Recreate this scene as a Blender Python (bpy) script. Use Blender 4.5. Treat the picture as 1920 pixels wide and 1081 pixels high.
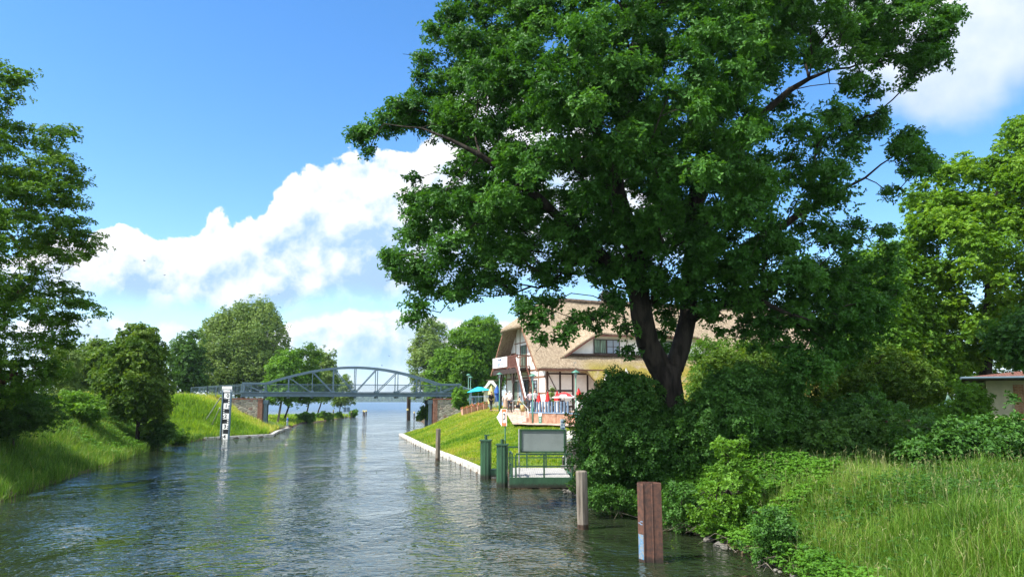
import bpy, math, random
import numpy as np
from mathutils import Vector, Matrix
R = math.radians
random.seed(7)
scene = bpy.context.scene
for o in list(bpy.data.objects): bpy.data.objects.remove(o)

# ------------------------------------------------------------------ camera
CAM_H = 3.7; PITCH = math.atan(211/1400.0); FPX = 1400.0
cd = bpy.data.cameras.new('camera'); cam = bpy.data.objects.new('camera', cd)
scene.collection.objects.link(cam); scene.camera = cam
cd.sensor_width = 36; cd.lens = 36*FPX/1920; cd.clip_start = 0.1; cd.clip_end = 20000
cam.location = (0, 0, CAM_H); cam.rotation_euler = (math.pi/2+PITCH, 0, 0)
cp, sp = math.cos(PITCH), math.sin(PITCH)
def P(u, v, Y):
    """world point seen at photo pixel (u,v) standing at depth Y"""
    a = (u-960)/FPX; b = (540.5-v)/FPX
    k = Y/(cp-b*sp)
    return Vector((a*k, Y, CAM_H+(sp+b*cp)*k))
def XU(u, v, Y): return P(u, v, Y).x
def G(u, v, z=0.0):
    a = (u-960)/FPX; b = (540.5-v)/FPX
    k = (z-CAM_H)/(sp+b*cp)
    return Vector((a*k, (cp-b*sp)*k, z))
def pix(p):
    """photo pixel of arrays of points"""
    x, y, z = p[..., 0], p[..., 1], p[..., 2]-CAM_H
    f = y*cp+z*sp; w = -y*sp+z*cp
    return 960+FPX*x/f, 540.5-FPX*w/f

# ------------------------------------------------------------------ light
SUN_AZ = (-0.92, -0.38); SUN_EL = R(53)
n_ = math.hypot(*SUN_AZ); SUND = Vector((SUN_AZ[0]/n_*math.cos(SUN_EL), SUN_AZ[1]/n_*math.cos(SUN_EL), math.sin(SUN_EL)))
ld = bpy.data.lights.new('sun', 'SUN'); lo = bpy.data.objects.new('sun', ld); scene.collection.objects.link(lo)
ld.energy = 4.8; ld.angle = R(0.5); ld.color = (1, 0.95, 0.87)
lo.rotation_euler = SUND.to_track_quat('Z', 'Y').to_euler(); lo.location = (0, 0, 60)
scene.view_settings.view_transform = 'Standard'; scene.view_settings.look = 'None'
scene.view_settings.exposure = 0.92; scene.view_settings.gamma = 1
scene.render.engine = 'CYCLES'
scene.cycles.max_bounces = 6; scene.cycles.transparent_max_bounces = 8

# ------------------------------------------------------------------ node helper
class NT:
    def __init__(s, tree): s.t = tree; s.t.nodes.clear()
    def n(s, typ, ins=None, **kw):
        nd = s.t.nodes.new(typ)
        for k, v in kw.items(): setattr(nd, k, v)
        for k, v in (ins or {}).items():
            sock = nd.inputs[k]
            if isinstance(v, bpy.types.NodeSocket): s.t.links.new(v, sock)
            else: sock.default_value = v
        return nd
    def math(s, op, a, b=0.0, c=0.0, clamp=False):
        nd = s.t.nodes.new('ShaderNodeMath'); nd.operation = op; nd.use_clamp = clamp
        for i, v in enumerate((a, b, c)):
            if isinstance(v, bpy.types.NodeSocket): s.t.links.new(v, nd.inputs[i])
            else: nd.inputs[i].default_value = v
        return nd.outputs[0]
    def mix(s, f, a, b, blend='MIX'):
        nd = s.t.nodes.new('ShaderNodeMix'); nd.data_type = 'RGBA'; nd.blend_type = blend
        for i, v in ((0, f), (6, a), (7, b)):
            if isinstance(v, bpy.types.NodeSocket): s.t.links.new(v, nd.inputs[i])
            else: nd.inputs[i].default_value = v if i == 0 or len(v) == 4 else (*v, 1)
        return nd.outputs[2]
    def ramp(s, f, stops, interp='LINEAR'):
        nd = s.t.nodes.new('ShaderNodeValToRGB'); cr = nd.color_ramp; cr.interpolation = interp
        while len(cr.elements) < len(stops): cr.elements.new(0.5)
        for e, (p, c) in zip(cr.elements, stops):
            e.position = p; e.color = (*c, 1) if len(c) == 3 else c
        s.t.links.new(f, nd.inputs[0]); return nd.outputs[0]
    def smooth(s, x, lo_, hi_, tmin=0.0, tmax=1.0):
        nd = s.t.nodes.new('ShaderNodeMapRange'); nd.interpolation_type = 'SMOOTHSTEP'
        for i, v in enumerate((x, lo_, hi_, tmin, tmax)):
            if isinstance(v, bpy.types.NodeSocket): s.t.links.new(v, nd.inputs[i])
            else: nd.inputs[i].default_value = v
        return nd.outputs[0]
    def noise(s, vec, scale, detail=4, rough=0.5, dist=0.0, typ='FBM'):
        nd = s.n('ShaderNodeTexNoise', {'Vector': vec, 'Scale': scale, 'Detail': detail, 'Roughness': rough, 'Distortion': dist})
        return nd.outputs['Fac']
    def curve(s, x, x0, x1, pts):
        """piecewise curve y(x); pts are in real units with y scaled to 0..1 by caller"""
        f = s.math('DIVIDE', s.math('SUBTRACT', x, x0), x1-x0, clamp=True)
        nd = s.t.nodes.new('ShaderNodeFloatCurve'); c = nd.mapping.curves[0]
        while len(c.points) < len(pts): c.points.new(0.5, 0.5)
        for q, (px, py) in zip(c.points, pts):
            q.location = ((px-x0)/(x1-x0), py); q.handle_type = 'AUTO'
        nd.mapping.update(); s.t.links.new(f, nd.inputs['Value']); return nd.outputs[0]

# ------------------------------------------------------------------ world: sky and cumulus clouds
world = bpy.data.worlds.new('World'); scene.world = world; world.use_nodes = True
w = NT(world.node_tree)
sky = w.n('ShaderNodeTexSky', sky_type='NISHITA', sun_disc=False, sun_elevation=SUN_EL,
          sun_rotation=math.atan2(SUN_AZ[0], SUN_AZ[1]) % (2*math.pi), air_density=1.0, dust_density=0.3, ozone_density=2.2)
hsv = w.n('ShaderNodeHueSaturation', {'Color': sky.outputs[0], 'Hue': 0.503, 'Saturation': 1.30, 'Value': 1.0})
tc = w.n('ShaderNodeTexCoord'); D = tc.outputs['Generated']
sx = w.n('ShaderNodeSeparateXYZ', {0: D})
AZ = w.math('ARCTAN2', sx.outputs[0], sx.outputs[1]); EL = w.math('ARCSINE', sx.outputs[2])
def azel(u, v):
    d = (P(u, v, 100)-Vector((0, 0, CAM_H))).normalized()
    return math.atan2(d.x, d.y), math.asin(d.z)
ES = 0.7   # elevation scale of the curves
def tops(pix_, bend=True):
    out = []
    for u, v in pix_:
        a, e = azel(u, v); out.append((a, e/ES))
    return out
A0, A1 = -0.75, 0.75
def cloud_layer(top, bot, amp_t, amp_b, seed, scale, off=(0, 0, 0)):
    """returns signed inside-ness for a direction (positive in cloud)"""
    T = w.math('MULTIPLY', w.curve(AZ, A0, A1, tops(top)), ES)
    B = w.math('MULTIPLY', w.curve(AZ, A0, A1, tops(bot)), ES)
    return T, B
def vec_off(off):
    return w.n('ShaderNodeVectorMath', {0: D, 1: off}, operation='ADD').outputs[0]
def puff(vec):
    big = w.noise(vec, 9.0, 3, 0.5)
    mid = w.noise(vec, 24.0, 8, 0.58, 0.25)
    return w.math('ADD', w.math('MULTIPLY', w.math('SUBTRACT', big, 0.5), 1.0), w.math('MULTIPLY', w.math('SUBTRACT', mid, 0.5), 0.85))
seedv = vec_off((3.1, 1.7, 0.4))
p0 = puff(seedv)
p1 = puff(vec_off((3.1-0.014, 1.7-0.004, 0.4+0.020)))
relief = w.math('SUBTRACT', p0, p1)
soft = w.noise(vec_off((1.2, 5.0, 2.0)), 5.0, 5, 0.55)
softc = w.math('SUBTRACT', soft, 0.5)
# main bank
T1, B1 = cloud_layer([(-60, 470), (60, 462), (150, 445), (200, 428), (270, 412), (345, 414), (385, 400), (404, 364), (416, 364), (434, 390), (470, 392), (515, 352), (565, 322), (592, 290), (640, 292), (690, 296), (745, 278), (800, 225), (860, 160), (930, 130), (1010, 150), (1100, 230), (1200, 330), (1300, 420)],
                     [(-60, 560), (150, 556), (300, 578), (420, 584), (560, 572), (640, 556), (760, 546), (900, 520), (1000, 500), (1150, 500), (1300, 470)], 1, 1, 1, 1)
edge = w.math('SUBTRACT', T1, EL)
d1 = w.math('ADD', edge, w.math('MULTIPLY', p0, 0.105))
m1t = w.smooth(d1, 0.0, 0.008)
hz = w.math('SUBTRACT', EL, w.math('ADD', B1, w.math('MULTIPLY', softc, 0.10)))
m1b = w.smooth(hz, -0.022, 0.018)
m1 = w.math('MULTIPLY', m1t, m1b)
hrel = w.math('DIVIDE', w.math('SUBTRACT', EL, B1), w.math('MAXIMUM', w.math('SUBTRACT', T1, B1), 0.05))
lit1 = w.math('ADD', w.math('MULTIPLY_ADD', hrel, 0.85, 0.02), w.math('ADD', w.math('MULTIPLY', relief, 2.3), w.math('MULTIPLY', softc, 1.3)))
c1 = w.ramp(lit1, [(0.0, (0.40, 0.60, 0.86)), (0.25, (0.58, 0.74, 0.93)), (0.5, (0.80, 0.88, 0.97)), (0.85, (1.02, 1.02, 1.02))])
# low right bank (behind the bridge)
T2, B2 = cloud_layer([(-60, 600), (150, 590), (300, 604), (400, 614), (500, 618), (545, 606), (600, 594), (660, 582), (705, 576), (760, 580), (820, 590), (900, 600), (1100, 600), (1300, 640)],
                     [(-60, 655), (150, 668), (300, 648), (500, 700), (560, 690), (620, 700), (740, 712), (830, 716), (1100, 715), (1300, 720)], 1, 1, 1, 1)
d2 = w.math('ADD', w.math('SUBTRACT', T2, EL), w.math('MULTIPLY', p0, 0.035))
m2 = w.math('MULTIPLY', w.smooth(d2, 0.0, 0.010), w.smooth(w.math('SUBTRACT', EL, w.math('ADD', B2, w.math('MULTIPLY', softc, 0.06))), -0.03, 0.05))
lit2 = w.math('ADD', w.math('MULTIPLY', w.math('SUBTRACT', T2, EL), -6.0), w.math('ADD', w.math('MULTIPLY', relief, 2.0), w.math('MULTIPLY_ADD', softc, 1.4, 0.78)))
c2 = w.ramp(lit2, [(0.0, (0.38, 0.60, 0.90)), (0.35, (0.62, 0.77, 0.94)), (0.7, (0.98, 0.98, 1.0)), (1.0, (1.08, 1.05, 1.03))])
# soft cloud upper right
T3, B3 = cloud_layer([(1500, -400), (1900, -500), (2100, -600)], [(1500, 60), (1600, 150), (1680, 200), (1760, 235), (1850, 205), (1920, 150), (2100, 100)], 1, 1, 1, 1)
m3 = w.smooth(w.math('SUBTRACT', EL, w.math('ADD', B3, w.math('MULTIPLY', softc, 0.22))), -0.01, 0.045)
m3 = w.math('MULTIPLY', m3, w.smooth(AZ, azel(1300, 300)[0], azel(1640, 120)[0]))
m3 = w.math('MULTIPLY', m3, w.smooth(AZ, 1.3, 0.8))
lit3 = w.math('ADD', w.math('MULTIPLY', softc, 2.6), w.math('MULTIPLY_ADD', relief, 0.6, 0.60))
c3 = w.ramp(lit3, [(0.0, (0.50, 0.64, 0.84)), (0.5, (0.76, 0.84, 0.93)), (1.0, (1.03, 1.03, 1.05))])
# unseen cumulus behind and beside the view, added extra bright as foliage fill light
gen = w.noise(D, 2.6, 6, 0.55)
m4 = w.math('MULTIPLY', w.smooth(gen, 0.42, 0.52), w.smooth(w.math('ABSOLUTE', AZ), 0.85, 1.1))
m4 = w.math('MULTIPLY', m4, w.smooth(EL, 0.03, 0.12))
lo_h = w.math('MULTIPLY', w.smooth(EL, 0.16, 0.0), 0.5)      # pale air near the horizon
SKYV = 0.225
base = w.n('ShaderNodeVectorMath', {0: hsv.outputs[0], 'Scale': SKYV}, operation='SCALE').outputs[0]
base = w.mix(lo_h, base, (0.42, 0.66, 0.98))
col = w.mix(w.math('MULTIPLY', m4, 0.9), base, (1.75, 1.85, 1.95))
col = w.mix(w.math('MULTIPLY', m2, 0.93), col, c2)
col = w.mix(m1, col, c1)
col = w.mix(w.math('MULTIPLY', m3, 0.9), col, c3)
CLOUD_GAIN = 0.63
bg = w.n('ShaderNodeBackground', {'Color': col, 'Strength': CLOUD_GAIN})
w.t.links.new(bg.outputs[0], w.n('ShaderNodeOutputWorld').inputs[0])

# ------------------------------------------------------------------ object helpers
C = scene.collection
def tag(o, label=None, cat=None, group=None, kind=None):
    for k, v in (('label', label), ('category', cat), ('group', group), ('kind', kind)):
        if v: o[k] = v
    return o
def thing(name, label, cat, loc=(0, 0, 0), rotz=0.0, group=None):
    o = bpy.data.objects.new(name, None); C.objects.link(o); o.empty_display_size = 0.3
    o.location = loc; o.rotation_euler = (0, 0, rotz)
    return tag(o, label, cat, group)
def copy_tree(o, parent=None):
    c = o.copy(); C.objects.link(c)
    if parent: c.parent = parent
    for ch in o.children: copy_tree(ch, c)
    return c
def mesh_from(name, V, F, mats, parent=None, smooth=False, mi=None, tint=None):
    """V (n,3) array; F list of index tuples or (m,3) array"""
    me = bpy.data.meshes.new(name)
    if isinstance(F, np.ndarray):
        V = np.asarray(V, dtype=np.float32); m, k = F.shape
        me.vertices.add(len(V)); me.vertices.foreach_set('co', V.ravel())
        me.loops.add(m*k); me.loops.foreach_set('vertex_index', F.astype(np.int32).ravel())
        me.polygons.add(m); me.polygons.foreach_set('loop_start', np.arange(0, m*k, k, dtype=np.int32))
        me.update(calc_edges=True)
        if smooth: me.polygons.foreach_set('use_smooth', np.ones(m, dtype=bool))
        if tint is not None:
            at = me.attributes.new('tint', 'FLOAT', 'FACE'); at.data.foreach_set('value', np.asarray(tint, dtype=np.float32))
    else:
        me.from_pydata([tuple(v) for v in V], [], F)
        if smooth is True:
            for p in me.polygons: p.use_smooth = True
    if not isinstance(mats, (list, tuple)): mats = [mats]
    for m_ in mats: me.materials.append(m_)
    if mi is not None: me.polygons.foreach_set('material_index', np.asarray(mi, dtype=np.int32))
    me.update()
    o = bpy.data.objects.new(name, me); C.objects.link(o)
    if parent: o.parent = parent
    return o
class MB:
    def __init__(s): s.v = []; s.f = []; s.m = []; s.sm = []
    def add(s, V, F, mi=0, sm=False):
        b = len(s.v); s.v += [tuple(v) for v in V]; s.f += [tuple(i+b for i in f) for f in F]; s.m += [mi]*len(F); s.sm += [sm]*len(F); return s
    def box(s, c, d, rz=0.0, mi=0, M=None):
        hx, hy, hz_ = d[0]/2, d[1]/2, d[2]/2
        V = [Vector((x, y, z)) for z in (-hz_, hz_) for y in (-hy, hy) for x in (-hx, hx)]
        rot = M if M is not None else Matrix.Rotation(rz, 3, 'Z')
        V = [rot @ v+Vector(c) for v in V]
        return s.add(V, [(0, 2, 3, 1), (4, 5, 7, 6), (0, 1, 5, 4), (2, 6, 7, 3), (0, 4, 6, 2), (1, 3, 7, 5)], mi)
    def bar(s, a, b, w_, h_, mi=0, up=(0, 0, 1)):
        a, b = Vector(a), Vector(b); d = (b-a); L = d.length; d.normalize(); up = Vector(up)
        if abs(d.dot(up)) > 0.98: up = Vector((0, 1, 0))
        x = d.cross(up).normalized(); z = x.cross(d).normalized()
        M = Matrix((x, d, z)).transposed()
        return s.box((a+b)/2, (w_, L, h_), M=M, mi=mi)
    def tube(s, pts, rad, n=8, mi=0, cap=True):
        pts = [Vector(p) for p in pts]
        if not isinstance(rad, (list, tuple)): rad = [rad]*len(pts)
        V = []; up = Vector((0, 0, 1)); prev = None
        for i, p in enumerate(pts):
            d = (pts[min(i+1, len(pts)-1)]-pts[max(i-1, 0)]).normalized()
            if prev is None:
                x = d.cross(up) if abs(d.z) < 0.95 else d.cross(Vector((0, 1, 0)))
            else: x = prev-d*prev.dot(d)
            x.normalize(); prev = x; y = d.cross(x)
            for k in range(n):
                a = 2*math.pi*k/n; V.append(p+(x*math.cos(a)+y*math.sin(a))*rad[i])
        F = []
        for i in range(len(pts)-1):
            for k in range(n):
                k2 = (k+1) % n; F.append((i*n+k, i*n+k2, (i+1)*n+k2, (i+1)*n+k))
        s.add(V, F, mi, True)
        if cap:
            s.add(V[:n], [tuple(range(n))[::-1]], mi); s.add(V[-n:], [tuple(range(n))], mi)
        return s
    def lathe(s, c, prof, n=12, mi=0, sq=None):
        """prof list of (r,z) ; closed with caps where r=0"""
        V = []; F = []
        for r, z in prof:
            for k in range(n):
                a = 2*math.pi*(k+0.5)/n; V.append((c[0]+r*math.cos(a), c[1]+r*math.sin(a), c[2]+z))
        for i in range(len(prof)-1):
            for k in range(n):
                k2 = (k+1) % n; F.append((i*n+k, i*n+k2, (i+1)*n+k2, (i+1)*n+k))
        return s.add(V, F, mi, n > 8)
    def prism(s, poly, y0, y1, M=None, mi=0):
        """poly (x,z) outline extruded along y"""
        n = len(poly); V = [Vector((x, y0, z)) for x, z in poly]+[Vector((x, y1, z)) for x, z in poly]
        if M is not None: V = [M @ v for v in V]
        F = [tuple(range(n)), tuple(range(2*n-1, n-1, -1))]
        for i in range(n):
            j = (i+1) % n; F.append((i, i+n, j+n, j))
        return s.add(V, F, mi)
    def build(s, name, mats, parent=None, bevel=0.0):
        o = mesh_from(name, s.v, s.f, mats, parent, mi=s.m if isinstance(mats, (list, tuple)) else None)
        o.data.polygons.foreach_set('use_smooth', np.array(s.sm, dtype=bool))
        if bevel:
            b = o.modifiers.new('bevel', 'BEVEL'); b.width = bevel; b.segments = 2; b.limit_method = 'ANGLE'
        return o
def text_obj(name, body, size, mat, M, parent=None, depth=0.004, bold=0.0, space=1.0):
    cu = bpy.data.curves.new(name, 'FONT'); cu.body = body; cu.size = size; cu.extrude = depth; cu.align_x = 'CENTER'; cu.align_y = 'CENTER'; cu.offset = bold; cu.space_character = space
    tmp = bpy.data.objects.new('tmp', cu); C.objects.link(tmp)
    me = bpy.data.meshes.new_from_object(tmp.evaluated_get(bpy.context.evaluated_depsgraph_get()))
    bpy.data.objects.remove(tmp); me.transform(M); me.materials.clear(); me.materials.append(mat)
    o = bpy.data.objects.new(name, me); C.objects.link(o)
    if parent: o.parent = parent
    return o

# ------------------------------------------------------------------ materials
def pmat(name, col, rough=0.6, metal=0.0, nscale=0.0, var=0.15, bump=0.0, spec=0.5, col2=None, detail=5, stretch=(1, 1, 1)):
    m = bpy.data.materials.new(name); m.use_nodes = True; t = NT(m.node_tree)
    tcn = t.n('ShaderNodeTexCoord'); vec = tcn.outputs['Object']
    mp = t.n('ShaderNodeMapping', {'Vector': vec, 'Scale': stretch}); vec = mp.outputs[0]
    b = t.n('ShaderNodeBsdfPrincipled', {'Roughness': rough, 'Metallic': metal, 'Specular IOR Level': spec})
    if nscale:
        f = t.noise(vec, nscale, detail, 0.6)
        c2 = col2 or tuple(c*(1-var*2) for c in col)
        f2 = t.smooth(f, 0.35, 0.65)
        cc = t.mix(f2, tuple(min(1, c*(1+(0 if col2 else var))) for c in col), c2)
        t.t.links.new(cc, b.inputs['Base Color'])
        if bump:
            bn = t.n('ShaderNodeBump', {'Height': f, 'Strength': 1.0, 'Distance': bump}); t.t.links.new(bn.outputs[0], b.inputs['Normal'])
    else: b.inputs['Base Color'].default_value = (*col, 1)
    t.t.links.new(b.outputs[0], t.n('ShaderNodeOutputMaterial').inputs[0])
    return m
def tide(m, z0=0.10, z1=0.28, col=(0.02, 0.022, 0.012)):
    """algae band at the water line of piles"""
    t = NT.__new__(NT); t.t = m.node_tree; b = [n for n in t.t.nodes if n.type == 'BSDF_PRINCIPLED'][0]; src = b.inputs['Base Color'].links[0].from_socket
    o = t.n('ShaderNodeTexCoord').outputs['Object']; g = t.n('ShaderNodeNewGeometry').outputs['Position']; z = t.n('ShaderNodeSeparateXYZ', {0: g}).outputs[2]
    nz = t.noise(o, 12.0, 4, 0.6); k = t.smooth(t.math('ADD', z, t.math('MULTIPLY_ADD', nz, 0.3, -0.15)), z1, z0)
    st = t.noise(t.n('ShaderNodeMapping', {'Vector': o, 'Scale': (1, 1, 0.08)}).outputs[0], 22.0, 3, 0.6); c = t.mix(t.smooth(st, 0.5, 0.75, 0.0, 0.55), src, (0.5, 0.42, 0.36), 'MULTIPLY')
    t.t.links.new(t.mix(k, c, col), b.inputs['Base Color'])
def leafmat(name, cols, trans=0.35, rough=0.52, gain=1.0):
    """cols: gradient over the per-face leaf tint"""
    m = bpy.data.materials.new(name); m.use_nodes = True; t = NT(m.node_tree)
    a = t.n('ShaderNodeAttribute', attribute_name='tint')
    n = len(cols); c = t.ramp(a.outputs['Fac'], [(i/(n-1), tuple(x*gain for x in cc)) for i, cc in enumerate(cols)])
    pb = t.n('ShaderNodeBsdfPrincipled', {'Base Color': c, 'Roughness': rough, 'Specular IOR Level': 0.22})
    tcol = t.mix(1.0, c, (1.35, 1.25, 0.45), 'MULTIPLY')
    tr = t.n('ShaderNodeBsdfTranslucent', {'Color': tcol})
    ms = t.n('ShaderNodeMixShader', {0: trans, 1: pb.outputs[0], 2: tr.outputs[0]})
    t.t.links.new(ms.outputs[0], t.n('ShaderNodeOutputMaterial').inputs[0])
    return m
def brickmat(name, c1, c2, mortar, bw=0.25, bh=0.075, msize=0.012, plane='XZ', bump=0.006):
    m = bpy.data.materials.new(name); m.use_nodes = True; t = NT(m.node_tree)
    o = t.n('ShaderNodeTexCoord').outputs['Object']; s = t.n('ShaderNodeSeparateXYZ', {0: o})
    if plane == 'XZ':
        xx = t.math('ADD', s.outputs[0], s.outputs[1]); vec = t.n('ShaderNodeCombineXYZ', {0: xx, 1: s.outputs[2]}).outputs[0]
    else: vec = o
    b = t.n('ShaderNodeTexBrick', {'Vector': vec, 'Color1': (*c1, 1), 'Color2': (*c2, 1), 'Mortar': (*mortar, 1), 'Scale': 1.0, 'Mortar Size': msize, 'Brick Width': bw, 'Row Height': bh, 'Bias': -0.1})
    nz = t.noise(o, 3.0, 5, 0.6)
    col_ = t.mix(t.smooth(nz, 0.3, 0.7), b.outputs[0], (0.6, 0.55, 0.5), 'MULTIPLY')
    bn = t.n('ShaderNodeBump', {'Height': b.outputs['Fac'], 'Strength': 1.0, 'Distance': -bump})
    pb = t.n('ShaderNodeBsdfPrincipled', {'Base Color': col_, 'Roughness': 0.85, 'Normal': bn.outputs[0]})
    t.t.links.new(pb.outputs[0], t.n('ShaderNodeOutputMaterial').inputs[0]); return m
M_ = {}
M_['oak'] = leafmat('oak_leaf', [(0.022, 0.082, 0.012), (0.048, 0.150, 0.020), (0.092, 0.235, 0.036)], 0.36)
M_['alder'] = leafmat('alder_leaf', [(0.045, 0.12, 0.014), (0.085, 0.195, 0.02), (0.16, 0.28, 0.026)], 0.45)
M_['maple'] = leafmat('maple_leaf', [(0.035, 0.095, 0.010), (0.075, 0.155, 0.014), (0.16, 0.24, 0.03)], 0.36)
M_['linden'] = leafmat('linden_leaf', [(0.05, 0.14, 0.012), (0.115, 0.25, 0.02), (0.22, 0.37, 0.04)], 0.42)
M_['birch'] = leafmat('birch_leaf', [(0.085, 0.16, 0.040), (0.16, 0.255, 0.060), (0.26, 0.36, 0.095)], 0.3)
M_['bright'] = leafmat('bright_leaf', [(0.05, 0.13, 0.012), (0.10, 0.23, 0.02), (0.16, 0.32, 0.035)], 0.38)
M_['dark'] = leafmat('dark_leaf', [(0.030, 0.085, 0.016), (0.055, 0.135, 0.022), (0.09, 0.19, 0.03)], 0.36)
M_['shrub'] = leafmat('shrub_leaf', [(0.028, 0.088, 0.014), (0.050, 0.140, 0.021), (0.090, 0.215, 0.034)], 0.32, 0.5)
M_['herb'] = leafmat('herb_leaf', [(0.04, 0.12, 0.012), (0.085, 0.22, 0.02), (0.15, 0.32, 0.035)], 0.35)
M_['far'] = leafmat('far_leaf', [(0.025, 0.06, 0.02), (0.04, 0.085, 0.028), (0.06, 0.11, 0.035)], 0.2)
M_['grass_tall'] = leafmat('tall_grass', [(0.05, 0.12, 0.015), (0.10, 0.22, 0.022), (0.17, 0.30, 0.04), (0.34, 0.33, 0.13)], 0.4, 0.5)
M_['grass_mead'] = leafmat('meadow_grass', [(0.10, 0.22, 0.015), (0.21, 0.36, 0.025), (0.34, 0.45, 0.04), (0.50, 0.44, 0.14)], 0.42, 0.5)
M_['grass_lawn'] = leafmat('lawn_grass', [(0.08, 0.20, 0.012), (0.22, 0.36, 0.018), (0.40, 0.46, 0.04), (0.50, 0.38, 0.14)], 0.4, 0.5)
M_['bark'] = pmat('bark', (0.036, 0.030, 0.024), 0.95, nscale=5, var=0.3, bump=0.05, spec=0.15, stretch=(1, 1, 0.2))
M_['bark_red'] = pmat('alder_bark', (0.12, 0.065, 0.045), 0.95, nscale=5, var=0.3, bump=0.03, spec=0.15, stretch=(1, 1, 0.3))
M_['bark_birch'] = pmat('birch_bark', (0.42, 0.40, 0.36), 0.9, nscale=4, col2=(0.08, 0.07, 0.06), spec=0.2, stretch=(1, 1, 2.5))
M_['bark_pale'] = pmat('pale_bark', (0.20, 0.17, 0.13), 0.95, nscale=6, var=0.3, bump=0.02, spec=0.15, stretch=(1, 1, 0.3))
M_['soil'] = pmat('soil', (0.10, 0.075, 0.045), 0.95, nscale=1.2, col2=(0.045, 0.05, 0.02), spec=0.2)
M_['concrete'] = pmat('concrete', (0.50, 0.48, 0.43), 0.85, nscale=3, var=0.18, bump=0.01)
M_['conc_dark'] = pmat('weathered_concrete', (0.16, 0.15, 0.13), 0.9, nscale=3, var=0.25, bump=0.01)
M_['steel'] = pmat('bridge_paint', (0.09, 0.145, 0.185), 0.45, nscale=1.2, var=0.06, spec=0.4)
M_['rust'] = pmat('rusted_steel', (0.120, 0.052, 0.032), 0.75, nscale=9, col2=(0.062, 0.032, 0.023), bump=0.008)
M_['rustred'] = pmat('rust_red_paint', (0.27, 0.10, 0.055), 0.8, nscale=5, col2=(0.19, 0.075, 0.045), bump=0.004)
M_['green'] = pmat('green_paint', (0.035, 0.105, 0.050), 0.5, nscale=3, col2=(0.022, 0.07, 0.035), bump=0.002, stretch=(1, 1, 0.4))
tide(M_['green']); tide(M_['rust'], 0.04, 0.16, (0.03, 0.018, 0.012))
M_['greenlt'] = pmat('lamp_green', (0.06, 0.20, 0.14), 0.45)
M_['wood'] = pmat('weathered_wood', (0.21, 0.18, 0.145), 0.9, nscale=7, col2=(0.10, 0.08, 0.058), bump=0.03, stretch=(1, 1, 0.12))
M_['woodwet'] = pmat('wet_wood', (0.06, 0.035, 0.022), 0.4, nscale=7, var=0.3, bump=0.01)
M_['deckwood'] = pmat('deck_boards', (0.36, 0.35, 0.33), 0.8, nscale=3, var=0.15, stretch=(1, 8, 1))
M_['darkwood'] = pmat('dark_timber', (0.045, 0.026, 0.020), 0.7, nscale=5, var=0.2)
M_['redwood'] = pmat('red_brown_timber', (0.17, 0.065, 0.045), 0.7, nscale=4, var=0.15)
M_['beam'] = pmat('brown_timber', (0.24, 0.12, 0.07), 0.8, nscale=4, var=0.2)
M_['white'] = pmat('white_render', (0.78, 0.76, 0.71), 0.85, nscale=1.5, var=0.04, bump=0.003)
M_['whitepaint'] = pmat('white_paint', (0.82, 0.82, 0.80), 0.5)
M_['whitecloth'] = pmat('white_cloth', (0.82, 0.80, 0.78), 0.9)
M_['black'] = pmat('black_paint', (0.012, 0.014, 0.018), 0.45)
M_['grey'] = pmat('grey_metal', (0.30, 0.31, 0.31), 0.45, metal=0.3, nscale=2, var=0.08)
M_['boardgrey'] = pmat('grey_board_back', (0.235, 0.275, 0.265), 0.55, nscale=1.3, var=0.06)
M_['galv'] = pmat('galvanised_tube', (0.5, 0.52, 0.5), 0.4, metal=0.5)
M_['red'] = pmat('red_cloth', (0.62, 0.02, 0.02), 0.8)
M_['orange'] = pmat('orange_red_paint', (0.75, 0.16, 0.06), 0.5)
M_['cyan'] = pmat('turquoise_cloth', (0.01, 0.42, 0.62), 0.8)
M_['blue'] = pmat('blue_cloth', (0.02, 0.10, 0.42), 0.8)
M_['bluepaint'] = pmat('blue_fence_paint', (0.17, 0.25, 0.36), 0.5)
M_['yellow'] = pmat('yellow_cloth', (0.75, 0.62, 0.25), 0.85)
M_['mint'] = pmat('pale_green_cloth', (0.30, 0.50, 0.38), 0.85)
M_['skin'] = pmat('skin', (0.50, 0.29, 0.20), 0.6)
M_['cblack'] = pmat('black_clothing', (0.018, 0.017, 0.020), 0.9)
M_['cdark'] = pmat('dark_trousers', (0.035, 0.035, 0.045), 0.9)
M_['cwhite'] = pmat('white_shirt', (0.78, 0.77, 0.76), 0.9)
M_['cpink'] = pmat('pale_pink_blouse', (0.70, 0.55, 0.48), 0.9)
M_['cbeige'] = pmat('beige_skirt', (0.42, 0.28, 0.19), 0.9)
M_['cblue'] = pmat('blue_jacket', (0.015, 0.12, 0.50), 0.8)
M_['cjean'] = pmat('pale_jeans', (0.22, 0.32, 0.42), 0.9)
M_['cplaid'] = pmat('plaid_shirt', (0.30, 0.20, 0.24), 0.9, nscale=30, col2=(0.45, 0.42, 0.45))
M_['ctan'] = pmat('tan_jacket', (0.55, 0.38, 0.16), 0.9)
M_['hairw'] = pmat('white_hair', (0.7, 0.68, 0.64), 0.8)
M_['haird'] = pmat('dark_hair', (0.03, 0.02, 0.015), 0.7)
M_['hairb'] = pmat('brown_hair', (0.12, 0.07, 0.04), 0.7)
M_['glass'] = pmat('window_glass', (0.025, 0.035, 0.045), 0.06, spec=0.8)
M_['glassb'] = pmat('curtained_glass', (0.30, 0.36, 0.44), 0.15, spec=0.7)
M_['curtain'] = pmat('green_curtain', (0.16, 0.24, 0.18), 0.8, nscale=8, var=0.3, stretch=(1, 1, 0.1))
M_['brick'] = brickmat('brick', (0.42, 0.17, 0.09), (0.52, 0.25, 0.14), (0.50, 0.42, 0.34))
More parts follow.
